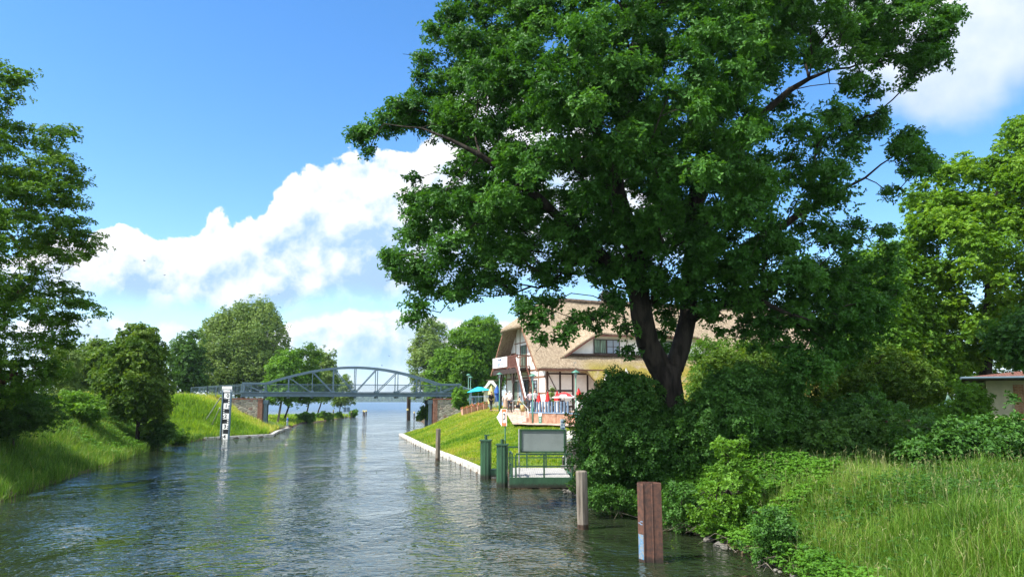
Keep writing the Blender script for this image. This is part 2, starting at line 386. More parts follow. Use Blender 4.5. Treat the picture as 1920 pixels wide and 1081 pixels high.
M_['brickdark'] = brickmat('old_brick', (0.28, 0.09, 0.05), (0.36, 0.13, 0.075), (0.25, 0.18, 0.14))
M_['paving'] = brickmat('paving', (0.52, 0.38, 0.30), (0.58, 0.44, 0.35), (0.30, 0.24, 0.2), 0.8, 0.8, 0.03, plane='XY', bump=0.01)
M_['tile'] = brickmat('roof_tiles', (0.20, 0.09, 0.07), (0.27, 0.125, 0.095), (0.12, 0.04, 0.03), 0.25, 0.35, 0.03, plane='XY', bump=0.03)
M_['terracotta'] = pmat('terracotta', (0.55, 0.30, 0.21), 0.85, nscale=3, var=0.1)
M_['pot'] = pmat('straw_pot', (0.45, 0.33, 0.14), 0.85, nscale=3, var=0.15)
M_['beige'] = pmat('beige_render', (0.55, 0.50, 0.38), 0.9, nscale=2, var=0.06)
def stonemat():
    m = bpy.data.materials.new('field_stone'); m.use_nodes = True; t = NT(m.node_tree)
    o = t.n('ShaderNodeTexCoord').outputs['Object']
    nz = t.n('ShaderNodeTexNoise', {'Vector': o, 'Scale': 2.0}).outputs['Color']
    vec = t.mix(0.12, o, nz, 'ADD')
    mp = t.n('ShaderNodeMapping', {'Vector': vec, 'Scale': (1.9, 1.9, 3.0)}).outputs[0]
    v1 = t.n('ShaderNodeTexVoronoi', {'Vector': mp, 'Scale': 1.0}, feature='DISTANCE_TO_EDGE').outputs[0]
    v2 = t.n('ShaderNodeTexVoronoi', {'Vector': mp, 'Scale': 1.0}).outputs['Color']
    g = t.n('ShaderNodeSeparateXYZ', {0: v2})
    c = t.ramp(g.outputs[0], [(0, (0.16, 0.15, 0.13)), (0.4, (0.28, 0.25, 0.20)), (0.7, (0.36, 0.33, 0.27)), (1, (0.22, 0.13, 0.10))])
    c = t.mix(t.smooth(v1, 0.09, 0.03), c, (0.34, 0.29, 0.24))
    bn = t.n('ShaderNodeBump', {'Height': t.smooth(v1, 0.0, 0.2), 'Strength': 1.0, 'Distance': 0.05})
    pb = t.n('ShaderNodeBsdfPrincipled', {'Base Color': c, 'Roughness': 0.9, 'Normal': bn.outputs[0]})
    t.t.links.new(pb.outputs[0], t.n('ShaderNodeOutputMaterial').inputs[0]); return m
M_['stone'] = stonemat()
# ------------------------------------------------------------------ terrain
def gp(u, v): g = G(u, v, 0); return (g.x, g.y)
LEFT = [(-17, -15), (-17.2, 0), (-17.6, 15), gp(0, 937), gp(90, 908), gp(200, 872), gp(285, 842), gp(330, 832), gp(384, 824), gp(512, 817.5), gp(522, 811),
        gp(543, 804), gp(553, 798), gp(569, 792.5), gp(591, 791), gp(627, 786), gp(667, 781), (-39, 186), (-52, 169), (-75, 165), (-200, 190), (-320, 190), (-320, -15)]
KERB_L = [gp(384, 824), gp(512, 817.5), gp(522, 811), gp(543, 804)]
KERB_R = [gp(905, 891), gp(860, 869), gp(810, 848), gp(775, 831), gp(748, 816)]
RIGHT = [(6.6, -15), (6.4, 10), gp(1490, 1081), gp(1440, 1057), gp(1340, 1012), gp(1240, 985), gp(1100, 934), gp(1062, 920), (2.9, 32.6), (2.4, 37.5), (-0.6, 38.6)] + KERB_R + \
        [(-11.4, 87), (-9.9, 97), (-10.6, 106), (-13.5, 118), (-16, 135), (-19.3, 150), (-19.3, 166), (-14, 260), (40, 330), (420, 330), (420, -15)]
def seg_dist(px, py, poly):
    best = np.full(px.shape, 1e9); inside = np.zeros(px.shape, bool); n = len(poly)
    for i in range(n):
        x0, y0 = poly[i]; x1, y1 = poly[(i+1) % n]
        dx, dy = x1-x0, y1-y0; L2 = dx*dx+dy*dy+1e-9
        t = np.clip(((px-x0)*dx+(py-y0)*dy)/L2, 0, 1)
        best = np.minimum(best, np.hypot(px-x0-t*dx, py-y0-t*dy))
        cond = ((y0 > py) != (y1 > py)) & (px < (x1-x0)*(py-y0)/((y1-y0) if y1 != y0 else 1e-9)+x0)
        inside ^= cond
    return np.where(inside, best, -best)
def sst(t): t = np.clip(t, 0, 1); return t*t*(3-2*t)
def vnoise(x, y, s, seed=0):
    x = x/s+seed*17.3; y = y/s+seed*9.1
    xi = np.floor(x); yi = np.floor(y); fx = sst(x-xi); fy = sst(y-yi)
    def h(a, b): v = np.sin(a*127.1+b*311.7+seed*3.7)*43758.5453; return v-np.floor(v)
    return (h(xi, yi)*(1-fx)+h(xi+1, yi)*fx)*(1-fy)+(h(xi, yi+1)*(1-fx)+h(xi+1, yi+1)*fx)*fy
def H(px, py, full=False):
    px = np.asarray(px, float); py = np.asarray(py, float)
    dl = seg_dist(px, py, LEFT); dr = seg_dist(px, py, RIGHT)
    ztl = np.interp(py, [-15, 35, 60, 82, 100, 108, 116, 250], [2.5, 2.6, 3.1, 3.95, 4.0, 1.4, 0.6, 0.5])
    wl = np.interp(py, [60, 74, 100, 110, 140], [5.5, 9.5, 9, 5, 3])
    ztr = np.interp(py, [-15, 12, 22, 30, 37, 50, 56, 66, 72, 100, 110, 125, 260], [1.1, 1.2, 1.7, 2.0, 1.6, 2.1, 2.28, 2.78, 2.88, 3.1, 2.4, 1.0, 1.0])
    wr = np.interp(py, [15, 28, 34, 42, 60, 90, 100, 120], [3.2, 3.6, 6, 8, 8.5, 8.5, 6, 5])
    bump = 0.22*(vnoise(px, py, 3.1, 1)-0.5)+0.12*(vnoise(px, py, 1.1, 2)-0.5)
    def prof(d, z, w_): 
        return np.where(d > 0, 0.10+(z-0.10)*sst(d/w_*0.88+0.06)*1.0+0, np.maximum(d*0.6-0.12, -2.2))
    hl = prof(dl, ztl, wl); hr = prof(dr, ztr, wr)
    inland = np.clip(dr-5, 0, 60)*0.02*np.interp(py, [30, 45], [1, 0]); hr = hr+np.where(dr > 0, inland, 0)
    rough = np.where(dl > 0, bump*sst(dl/2), 0)
    roughr = np.where(dr > 0, bump*sst(dr/2)*np.interp(py, [28, 40], [1, 0.3]), 0)
    z = np.maximum(hl+rough, hr+roughr)
    return (z, dl, dr) if full else z
def h1(x, y): return float(H(np.array([x]), np.array([y]))[0])
def ax(segs):
    out = []
    for a, b, s in segs: out += list(np.arange(a, b, s))
    out.append(segs[-1][1]); return np.array(out)
ZTER = 1
xs = ax([(-320, -90, 12), (-90, -45, 1.5), (-45, 14, 0.4), (14, 50, 1.2), (50, 420, 15)])
ys = ax([(-15, 8, 1.5), (8, 120, 0.45), (120, 200, 1.5), (200, 330, 10)])
XX, YY = np.meshgrid(xs, ys); ZZ = H(XX, YY)
nx, ny = len(xs), len(ys)
Vt = np.stack([XX.ravel(), YY.ravel(), ZZ.ravel()], 1)
idx = np.arange(nx*ny).reshape(ny, nx)
Ft = np.stack([idx[:-1, :-1].ravel(), idx[:-1, 1:].ravel(), idx[1:, 1:].ravel(), idx[1:, :-1].ravel()], 1)
keep = Vt[Ft][:, :, 2].max(1) > -2.1
def groundmat():
    m = bpy.data.materials.new('ground_earth'); m.use_nodes = True; t = NT(m.node_tree)
    o = t.n('ShaderNodeTexCoord').outputs['Object']; s = t.n('ShaderNodeSeparateXYZ', {0: o})
    n1 = t.noise(o, 0.35, 6, 0.6); n2 = t.noise(o, 9.0, 4, 0.6)
    g = t.ramp(n1, [(0.3, (0.055, 0.11, 0.015)), (0.55, (0.11, 0.18, 0.022)), (0.75, (0.17, 0.20, 0.045))])
    g = t.mix(t.smooth(n2, 0.35, 0.7), g, (0.55, 0.55, 0.5), 'MULTIPLY')
    d = t.ramp(n2, [(0.3, (0.045, 0.032, 0.02)), (0.7, (0.13, 0.095, 0.06))])
    k = t.smooth(t.math('ADD', s.outputs[2], t.math('MULTIPLY', n2, 0.25)), 0.55, 0.30)
    c = t.mix(k, g, d)
    bn = t.n('ShaderNodeBump', {'Height': n2, 'Strength': 1.0, 'Distance': 0.06})
    pb = t.n('ShaderNodeBsdfPrincipled', {'Base Color': c, 'Roughness': 0.95, 'Specular IOR Level': 0.2, 'Normal': bn.outputs[0]})
    t.t.links.new(pb.outputs[0], t.n('ShaderNodeOutputMaterial').inputs[0]); return m
o = mesh_from('ground', Vt, Ft[keep], groundmat(), smooth=True); tag(o, 'grassy banks of the canal', kind='structure')

# ------------------------------------------------------------------ water
def watermat():
    m = bpy.data.materials.new('canal_water'); m.use_nodes = True; t = NT(m.node_tree)
    o = t.n('ShaderNodeTexCoord').outputs['Object']
    def mp(sc, rot=0): return t.n('ShaderNodeMapping', {'Vector': o, 'Scale': sc, 'Rotation': (0, 0, rot)}).outputs[0]
    warp = t.n('ShaderNodeTexNoise', {'Vector': mp((0.16, 0.16, 1)), 'Scale': 1.0, 'Detail': 3}).outputs['Color']
    wv = t.n('ShaderNodeVectorMath', {0: o, 1: t.n('ShaderNodeVectorMath', {0: warp, 'Scale': 2.2}, operation='SCALE').outputs[0]}, operation='ADD').outputs[0]
    a = t.noise(t.n('ShaderNodeMapping', {'Vector': wv, 'Scale': (0.85, 1.0, 1), 'Rotation': (0, 0, R(12))}).outputs[0], 0.8, 2, 0.5)
    b = t.noise(t.n('ShaderNodeMapping', {'Vector': wv, 'Scale': (0.9, 1.1, 1), 'Rotation': (0, 0, R(-28))}).outputs[0], 2.1, 2, 0.5, 0.4)
    c = t.noise(t.n('ShaderNodeMapping', {'Vector': o, 'Scale': (1.0, 1.0, 1), 'Rotation': (0, 0, R(30))}).outputs[0], 4.6, 2, 0.45, 0.5)
    patch = t.noise(mp((0.9, 0.6, 1), R(25)), 0.16, 3, 0.55)
    pk = t.smooth(patch, 0.36, 0.60, 0.34, 1.15)
    br = t.math('SUBTRACT', 1.0, t.math('ABSOLUTE', t.math('MULTIPLY_ADD', b, 2.0, -1.0)))
    h = t.math('ADD', t.math('MULTIPLY', a, 0.13), t.math('ADD', t.math('MULTIPLY', br, 0.090), t.math('MULTIPLY', b, 0.080)))
    h = t.math('ADD', h, t.math('MULTIPLY', c, 0.046))
    h = t.math('MULTIPLY', h, pk)
    bn = t.n('ShaderNodeBump', {'Height': h, 'Strength': 1.0, 'Distance': 1.0})
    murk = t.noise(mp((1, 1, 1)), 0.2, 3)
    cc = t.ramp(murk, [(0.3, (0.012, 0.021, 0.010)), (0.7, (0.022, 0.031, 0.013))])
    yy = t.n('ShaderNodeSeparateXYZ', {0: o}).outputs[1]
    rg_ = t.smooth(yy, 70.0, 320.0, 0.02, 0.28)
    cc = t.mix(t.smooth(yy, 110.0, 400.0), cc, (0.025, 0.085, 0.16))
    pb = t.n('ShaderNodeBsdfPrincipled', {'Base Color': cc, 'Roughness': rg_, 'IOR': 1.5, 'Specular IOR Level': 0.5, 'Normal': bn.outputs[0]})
    t.t.links.new(pb.outputs[0], t.n('ShaderNodeOutputMaterial').inputs[0]); return m
WM = watermat()
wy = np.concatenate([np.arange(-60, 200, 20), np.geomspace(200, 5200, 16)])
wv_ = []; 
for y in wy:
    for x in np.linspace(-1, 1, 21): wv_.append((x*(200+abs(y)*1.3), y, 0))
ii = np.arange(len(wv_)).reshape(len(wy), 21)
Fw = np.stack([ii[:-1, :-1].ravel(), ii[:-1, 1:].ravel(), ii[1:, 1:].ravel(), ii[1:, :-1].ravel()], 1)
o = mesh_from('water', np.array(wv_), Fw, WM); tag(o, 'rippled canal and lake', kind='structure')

# ------------------------------------------------------------------ far shore
rng = np.random.default_rng(3)
fx = np.linspace(-2600, 2600, 260); rows = []
fh = 13+9*vnoise(fx, fx*0, 420, 5)+3*vnoise(fx, fx*0, 90, 6)
for k, (yy, s_) in enumerate([(2930, -0.3), (2950, 0.10), (3100, 0.6), (3400, 1.0), (3700, 1.35), (4300, 1.2), (4900, 0.2)]):
    rows.append(np.stack([fx, np.full_like(fx, yy)+30*vnoise(fx, fx*0, 200, 8), fh*s_+(6*vnoise(fx, fx*0+k, 300, 9) if s_ > 0.5 else 0)], 1))
Vh = np.concatenate(rows); ii = np.arange(len(Vh)).reshape(len(rows), -1)
Fh = np.stack([ii[:-1, :-1].ravel(), ii[:-1, 1:].ravel(), ii[1:, 1:].ravel(), ii[1:, :-1].ravel()], 1)
tag(mesh_from('hills', Vh, Fh, pmat('far_hill', (0.05, 0.08, 0.03), 0.95, nscale=0.02, var=0.25, spec=0.1), smooth=True), 'low hills on the far side of the lake', kind='structure')

# ------------------------------------------------------------------ kerbs
def kerb(name, pts, label, w_=0.42, top=0.24, side=1):
    mb = MB()
    for i in range(len(pts)-1):
        a = Vector((*pts[i], 0)); b = Vector((*pts[i+1], 0)); d = (b-a); L = d.length; n = max(1, int(L/3.2)); d.normalize()
        nrm = Vector((-d.y, d.x, 0))*side
        for k in range(n):
            p0 = a+d*(L*k/n+(0.02 if k else 0)); p1 = a+d*(L*(k+1)/n-0.02)
            mb.bar(p0+nrm*(w_/2+0.02*math.sin(k*2.3))+Vector((0, 0, top-0.45)), p1+nrm*(w_/2)+Vector((0, 0, top-0.45)), w_, 0.9)
    o = mb.build(name, M_['concrete'], bevel=0.02); tag(o, label, 'kerb'); return o
kerb('concrete_kerb', KERB_L, 'low concrete edge below the stone abutment on the left bank', side=1)
kerb('concrete_kerb', KERB_R, 'pale concrete kerb along the water below the mown lawn', side=-1)

# ------------------------------------------------------------------ grass
def blades(name, n_try, region, hgt, wid, mat, label, seed, lean=0.35, tintf=None, hvar=0.5, keepf=None, bend=0.35):
    """region: (x0,x1,y0,y1); keepf(x,y,z,dl,dr)->probability; blades are bent two-segment strips"""
    rg = np.random.default_rng(seed)
    x = rg.uniform(region[0], region[1], n_try); y = rg.uniform(region[2], region[3], n_try)
    z, dl, dr = H(x, y, True)
    pr = keepf(x, y, z, dl, dr); k = rg.uniform(0, 1, n_try) < pr
    u, v = pix(np.stack([x, y, z+0.2], 1)); k &= (u > -150) & (u < 2070) & (v < 1250)
    x, y, z, dl, dr = x[k], y[k], z[k], dl[k], dr[k]; n = len(x)
    sc = np.clip(1+hvar*(rg.normal(0, 0.5, n)), 0.35, 2.2)*(0.35+0.75*vnoise(x, y, 1.3, 4)+0.6*vnoise(x, y, 0.45, 5))
    hh = (hgt(x, y, dl, dr) if callable(hgt) else hgt)*sc
    ww = wid*(0.6+0.8*rg.uniform(0, 1, n))*np.clip(hh/(hgt if not callable(hgt) else 0.5), 0.6, 1.2)
    az = rg.uniform(0, 2*np.pi, n); ln = lean*rg.normal(0, 1, n)
    ca, sa = np.cos(az), np.sin(az); az2 = az+rg.uniform(1.0, 2.1, n)
    base = np.stack([x, y, np.maximum(z, 0.0)-0.03], 1)
    side = np.stack([np.cos(az2), np.sin(az2), 0*x], 1)*ww[:, None]*0.5
    dirn = np.stack([ca*ln, sa*ln, np.ones(n)], 1); dirn /= np.linalg.norm(dirn, axis=1)[:, None]
    mid = base+dirn*(hh*0.55)[:, None]
    d2 = dirn+np.stack([ca, sa, -0.4*np.ones(n)], 1)*(bend*rg.uniform(0.2, 1.6, n))[:, None]
    d2 /= np.linalg.norm(d2, axis=1)[:, None]
    tip = mid+d2*(hh*0.5)[:, None]
    V = np.stack([base-side, base+side, mid+side*0.75, mid-side*0.75, tip], 1).reshape(-1, 3)
    b = (np.arange(n)*5)[:, None]
    F = np.concatenate([b+np.array([[0, 1, 2]]), b+np.array([[0, 2, 3]]), b+np.array([[3, 2, 4]])], 1).reshape(-1, 3)
    ti = tintf(x, y, rg) if tintf is not None else rg.uniform(0, 1, n)
    o = mesh_from(name, V, F, M_[mat], tint=np.repeat(np.clip(ti, 0, 1), 3)); tag(o, label, 'grass', kind='stuff')
    return o
def t_tall(x, y, rg): return np.clip(-0.10+0.50*vnoise(x, y, 2.5, 11)+0.45*vnoise(x, y, 0.6, 16)+0.2*rg.normal(0, 0.7, len(x))+0.5*(rg.uniform(0, 1, len(x)) > 0.92)+0.6*np.clip(1-np.hypot(x-9.3, (y-13.2))/1.6, 0, 1)*(rg.uniform(0, 1, len(x)) > 0.4), 0, 1)
def t_mead(x, y, rg): return np.clip(-0.05+0.55*vnoise(x, y, 3.5, 12)+0.22*rg.normal(0, 0.8, len(x))+0.6*np.clip((y-80)/6, 0, 1)*(x < -20)*(rg.uniform(0, 1, len(x)) > 0.35)+0.3*(rg.uniform(0, 1, len(x)) > 0.9), 0, 1)
def t_lawn(x, y, rg): return np.clip(-0.08+0.55*vnoise(x, y, 5.0, 13)+0.45*vnoise(x, y, 1.0, 14)+0.22*rg.normal(0, 0.8, len(x))+0.35*(rg.uniform(0, 1, len(x)) > 0.88)+0.30*np.clip((H(x, y)-1.9)/1.1, 0, 1)-0.1, 0, 1)
Q = 1.0
blades('tall_grass', int(620000*Q), (5.5, 22, 8, 26), 0.36, 0.010, 'grass_tall', 'tall seeding grass on the right bank in the foreground', 21, 0.8, t_tall, hvar=0.9, bend=1.0,
       keepf=lambda x, y, z, dl, dr: np.where((dr > -0.05), np.clip(0.35+sst((dr-0.1)/1.2), 0, 1)*np.where(y > 20.5+0.04*x, 0.35, 1)*np.where((x/y*1385+960 < 1330+240*vnoise(x, y, 1.1, 40)) & (y > 16), 0.06, 1), 0)*np.clip(1.35-y/26, 0.35, 1)*np.clip(0.25+1.5*vnoise(x, y, 0.8, 18), 0, 1))
blades('bank_grass', int(330000*Q), (-42, -17, 20, 75), 0.48, 0.026, 'grass_tall', 'long grass on the left canal bank', 22, 0.6, t_tall, bend=0.7,
       keepf=lambda x, y, z, dl, dr: np.where((dl > -0.12) & (dl < 12), 1.0, 0)*np.clip(1.3-y/90, 0.4, 1))
blades('meadow_grass', int(230000*Q), (-58, -24, 70, 106), 0.45, 0.05, 'grass_mead', 'sunlit meadow grass on the mound below the bridge', 23, 0.35, t_mead,
       keepf=lambda x, y, z, dl, dr: np.where((dl > 0.5) & ~((x > -37) & (x < -29) & (y > 91.5)) , 1.0, 0))
blades('lawn_grass', int(420000*Q), (-14, 6, 36, 100), 0.12, 0.035, 'grass_lawn', 'mown yellow-green lawn sloping down to the right kerb', 24, 0.5, t_lawn,
       keepf=lambda x, y, z, dl, dr: np.where((dr > 0.45) & (y < 97) & ~((x > -1.0) & (y > 66)) & (x < 5.5) & ~((x > 0.2) & (y > 56.2-(x-1.0)*2.2-1.3)), 1.0, 0)*np.clip(1.3-y/130, 0.4, 1))
blades('spit_grass', int(80000*Q), (-110, -32, 106, 190), 0.35, 0.10, 'grass_mead', 'low grass on the tree-lined spit beyond the bridge', 25, 0.4, t_tall,
       keepf=lambda x, y, z, dl, dr: np.where((dl > 0.2) & (dl < 30), 1.0, 0))
# ------------------------------------------------------------------ vegetation tools
def unit(a): return a/np.maximum(np.linalg.norm(a, axis=-1, keepdims=True), 1e-9)
def leaf_arrays(c, d, nrm, L, W, fold=0.25):
    """kite shaped folded leaves: c base point, d direction, nrm leaf normal"""
    s = unit(np.cross(d, nrm)); nrm = np.cross(s, d)
    L = L[:, None]; W = W[:, None]
    b = c; t = c+d*L-nrm*L*0.12
    m = c+d*L*0.48
    l = m+s*W*0.5+nrm*W*fold; r = m-s*W*0.5+nrm*W*fold
    return np.stack([b, l, t, r], 1)
TRI4 = np.array([[0, 1, 2], [0, 2, 3]])
def crown_mesh(name, clumps, nl, L, W, mat, parent, seed, k=6, droop=0.0, up=0.8, shell=0.55, tintclump=0.45, flat=1.0, jitter=0.5, hang=0.0):
    """clumps: list of (x,y,z,rx,ry,rz,weight). rosettes of k leaves spread through each clump's volume."""
    rg = np.random.default_rng(seed); A = np.array(clumps, float); V = []; T = []
    wts = A[:, 6]*np.cbrt(A[:, 3]*A[:, 4]*A[:, 5])**2; wts /= wts.sum()
    cnt = np.maximum(6, (nl/k*wts).astype(int))
    ci = np.repeat(np.arange(len(A)), cnt); n = len(ci)
    dr = unit(rg.normal(0, 1, (n, 3))); dr[:, 2] = np.abs(dr[:, 2])*np.where(rg.uniform(0, 1, n) < 0.72, 1, -1)
    rad = rg.uniform(0, 1, n)**shell
    # lumpy outline: some directions reach further out
    lump = 0.78+0.45*np.sin(dr[:, 0]*5+ci*1.7)*np.sin(dr[:, 1]*4.3+ci*0.9)*0.5+0.25*rg.uniform(0, 1, n)
    p = A[ci, :3]+dr*A[ci, 3:6]*(rad*lump)[:, None]
    if hang: p[:, 2] -= hang*rg.uniform(0, 1, n)**2*A[ci, 5]
    axis = unit(dr*0.8+np.array([0, 0, up])+rg.normal(0, jitter, (n, 3)))
    tv = np.array([0.0, 0.0, 1.0])
    e1 = unit(np.cross(axis, rg.normal(0, 1, (n, 3)))); e2 = np.cross(axis, e1)
    ph = rg.uniform(0, 6.28, n); ctint = rg.uniform(0, 1, len(A))
    for j in range(k):
        a = ph+j*2*np.pi/k+rg.normal(0, 0.25, n)
        dd = unit(e1*np.cos(a)[:, None]+e2*np.sin(a)[:, None]+axis*rg.uniform(-0.1, 0.7, n)[:, None]-tv*droop)
        nn = unit(axis+rg.normal(0, 0.35, (n, 3)))
        sc = rg.uniform(0.65, 1.25, n)
        V.append(leaf_arrays(p+dd*0.02, dd, nn, L*sc, W*sc))
        T.append(np.clip(tintclump*ctint[ci]+(1-tintclump)*rg.beta(1.6, 1.8, n), 0, 1))
    V = np.concatenate(V).reshape(-1, 3); T = np.concatenate(T); m = len(T)
    F = ((np.arange(m)*4)[:, None, None]+TRI4[None]).reshape(-1, 3)
    return mesh_from(name, V, F, M_[mat], parent, tint=np.repeat(T, 2))
def skeleton(trunks, targets, seed, step=0.7, lift=0.25, twig=0, twl=0.8, rtip=0.008, power=2.35, wig=0.12, rmax=None):
    """trunks: list of [(point, radius)...] polylines. targets: clump centres; grows limbs to every target. returns V,F arrays"""
    rg = np.random.default_rng(seed)
    pos = []; par = []; fix = []; plen = []; PA = np.zeros((120000, 3)); PL = np.zeros(120000)
    def addn(p, pa, r=0.0):
        p = np.array(p, float); pos.append(p); par.append(pa); fix.append(r)
        plen.append(0 if pa < 0 else plen[pa]+np.linalg.norm(p-pos[pa])); i = len(pos)-1
        PA[i] = p; PL[i] = plen[-1]; return i
    attach = []
    for tr in trunks:
        start = -1
        if tr[0] == 'from': start = None; tr = tr[1:]
        for i, (p, r) in enumerate(tr):
            p = np.array(p, float)
            if i == 0:
                if start is None and pos:
                    q = int(np.argmin([np.linalg.norm(p-x) for x in pos])); last = q; continue
                last = addn(p, -1, r)
            else:
                p0 = pos[last]; L = np.linalg.norm(p-p0); m = max(1, int(L/step)); r0 = tr[i-1][1]
                for k in range(1, m+1):
                    f = k/m; w_ = rg.normal(0, wig*0.3, 3) if k < m else 0
                    last = addn(p0+(p-p0)*f+w_, last, r0+(r-r0)*f)
    ntr = len(pos); root = pos[0]
    T = [np.array(t, float) for t in targets]
    order = np.argsort([min(np.linalg.norm(t-pos[i]) for i in range(0, ntr, max(1, ntr//12))) for t in T])
    for q in order:
        t = T[q]; m_ = len(pos); Pn = PA[:m_]; d = np.linalg.norm(Pn-t, axis=1)
        below = np.maximum(0, Pn[:, 2]-t[2]-0.3)
        cost = d+0.32*PL[:m_]+0.35*below
        cost[:max(1, 1)] += 2
        a = int(np.argmin(cost)); p0 = pos[a]; L = d[a]; m = max(2, int(L/step))
        mid = (p0+t)/2+np.array([0, 0, lift*L*0.35])+rg.normal(0, wig, 3)*L*0.5
        last = a
        for k in range(1, m+1):
            f = k/m; b = (1-f)**2*p0+2*f*(1-f)*mid+f*f*t
            last = addn(b+(rg.normal(0, wig*0.25, 3) if k < m else 0), last)
        for _ in range(twig):
            e = t+rg.normal(0, 1, 3)*twl*np.array([1, 1, 0.6]); mm = (t+e)/2+rg.normal(0, 0.1, 3)*twl
            l2 = addn(mm, last); addn(e, l2)
    n = len(pos); r = np.zeros(n)
    acc = np.zeros(n); haschild = np.zeros(n, bool)
    for i in range(n-1, -1, -1):
        rr = acc[i]**(1/power) if haschild[i] else rtip
        rr = max(rr, rtip)
        if fix[i] > 0: rr = fix[i]
        elif rmax: rr = min(rr, rmax)
        r[i] = rr
        if par[i] >= 0: acc[par[i]] += (r[i] if fix[i] == 0 else 0)**power; haschild[par[i]] = True
    pos = np.array(pos); par = np.array(par)
    e = np.where(par >= 0)[0]; a = pos[par[e]]; b = pos[e]; ra = np.where((np.array(fix)[par[e]] > 0) & (np.array(fix)[e] == 0), np.minimum(r[par[e]], r[e]*1.35), r[par[e]]); rb = r[e]
    d = unit(b-a); ref = np.where(np.abs(d[:, 2:3]) < 0.9, np.array([[0, 0, 1.0]]), np.array([[0, 1.0, 0]]))
    x = unit(np.cross(d, ref)); y = np.cross(d, x)
    big = rb > 0.12
    Vs = []; Fs = []; off = 0
    for sel, ns in ((big, 12), (~big, 5)):
        aa, bb, xx, yy, r1, r2, dd = a[sel], b[sel], x[sel], y[sel], ra[sel], rb[sel], d[sel]; m = len(aa)
        if m == 0: continue
        ring = []
        for c, rr, ext in ((aa, r1, -0.02), (bb, r2, 0.02)):
            for k in range(ns):
                an = 2*math.pi*k/ns
                ring.append(c+dd*ext+(xx*math.cos(an)+yy*math.sin(an))*rr[:, None])
        Vv = np.stack(ring, 1).reshape(-1, 3)
        f = []
        for k in range(ns): f.append([k, (k+1) % ns, ns+(k+1) % ns, ns+k])
        F = ((np.arange(m)*2*ns)[:, None, None]+np.array(f)[None]).reshape(-1, 4)
        Vs.append(Vv); Fs.append(F+off); off += len(Vv)
    return np.concatenate(Vs), np.concatenate(Fs)
def in_poly(u, v, poly):
    ins = np.zeros(u.shape, bool); n = len(poly)
    for i in range(n):
        x0, y0 = poly[i]; x1, y1 = poly[(i+1) % n]
        ins ^= ((y0 > v) != (y1 > v)) & (u < (x1-x0)*(v-y0)/((y1-y0) if y1 != y0 else 1e-9)+x0)
    return ins
def poly_clumps(poly, Y, thick, n, r, seed, rz=0.75, edge=0.6, sparse=(), front=0.65, mind=0.8, dens=None):
    """fill a crown whose outline was measured in metres from the photograph: volume points with half depth growing inwards from the outline"""
    rg = np.random.default_rng(seed); poly = [tuple(p) for p in poly]
    us = [p[0] for p in poly]; vs = [p[1] for p in poly]; m = Y/FPX
    out = []; pts = []; tries = 0
    while len(out) < n and tries < n*60:
        tries += 1
        u = rg.uniform(min(us), max(us)); v = rg.uniform(min(vs), max(vs))
        if not in_poly(np.array([u]), np.array([v]), poly)[0]: continue
        d = abs(float(seg_dist(np.array([u]), np.array([v]), poly)[0]))*m
        rr = r*rg.uniform(0.7, 1.25)
        if d < rr*edge: 
            rr = max(d/edge, r*0.45)
            if d < r*0.25: continue
        skip = False
        for (su, sv, sr, pk) in sparse:
            if (u-su)**2+(v-sv)**2 < sr*sr and rg.uniform() < pk: skip = True
        if skip: continue
        T = min(thick, 0.3+d*1.25)
        s = rg.uniform(-1, 1); s = math.copysign(abs(s)**front, s)
        p = P(u, v, Y+s*T); q = np.array(p)
        if pts and mind > 0:
            if np.min(np.linalg.norm(np.array(pts)-q, axis=1)) < rr*mind: continue
        pts.append(q); out.append((q[0], q[1], q[2], rr, rr, rr*rz, 1.0))
    return out
def make_tree(name, label, cat, trunks, clumps, nl, L, W, leaf, bark, seed, group=None, twig=0, lift=0.25, step=0.7, rmax=None, extra=(), wig=0.12, **kw):
    b = trunks[0][0][0]; t = thing(name, label, cat, (float(b[0]), float(b[1]), float(b[2])), group=group); off = np.array(t.location)
    cl = [(c[0]-off[0], c[1]-off[1], c[2]-off[2], *c[3:]) for c in list(clumps)+list(extra)]
    tr = [[x if isinstance(x, str) else (np.array(x[0])-off, x[1]) for x in tt] for tt in trunks]
    V, F = skeleton(tr, [c[:3] for c in cl], seed, step=step, lift=lift, twig=twig, rmax=rmax, wig=wig, twl=np.mean([c[3] for c in cl])*0.4)
    mesh_from('trunk', V, F, M_[bark], t, smooth=True)
    crown_mesh('crown', cl, nl, L, W, leaf, t, seed+1, **kw)
    return t
def blob_clumps(c, rad, n, r, seed, rz=0.8, lumps=0.25, bottom=-1.0):
    """clump centres over an ellipsoid volume biased to its surface"""
    rg = np.random.default_rng(seed); out = []
    while len(out) < n:
        d = rg.normal(0, 1, 3); d /= np.linalg.norm(d)
        if d[2] < bottom: continue
        k = rg.uniform(0.15, 1)**0.45*(1+lumps*rg.normal(0, 0.5))
        p = np.array(c)+d*np.array(rad)*min(k, 1.15); rr = r*rg.uniform(0.65, 1.3)
        out.append((*p, rr, rr, rr*rz, 1.0))
    return out
# ------------------------------------------------------------------ truss bridge
ZD = 4.63
BL = P(457, 738, 93); BR = P(861, 738, 100)
BLv = Vector((BL.x, 93, 0)); BRv = Vector((BR.x, 100, 0)); BLEN = (BRv-BLv).length; BROT = math.atan2(BRv.y-BLv.y, BRv.x-BLv.x)
br = thing('truss_bridge', 'blue-grey arched steel truss footbridge spanning the canal', 'bridge', (BLv.x, BLv.y, ZD), BROT)
BW = 3.3
us = [457, 501, 545, 590, 629.4, 670.5, 710, 747.5, 788, 825, 861]
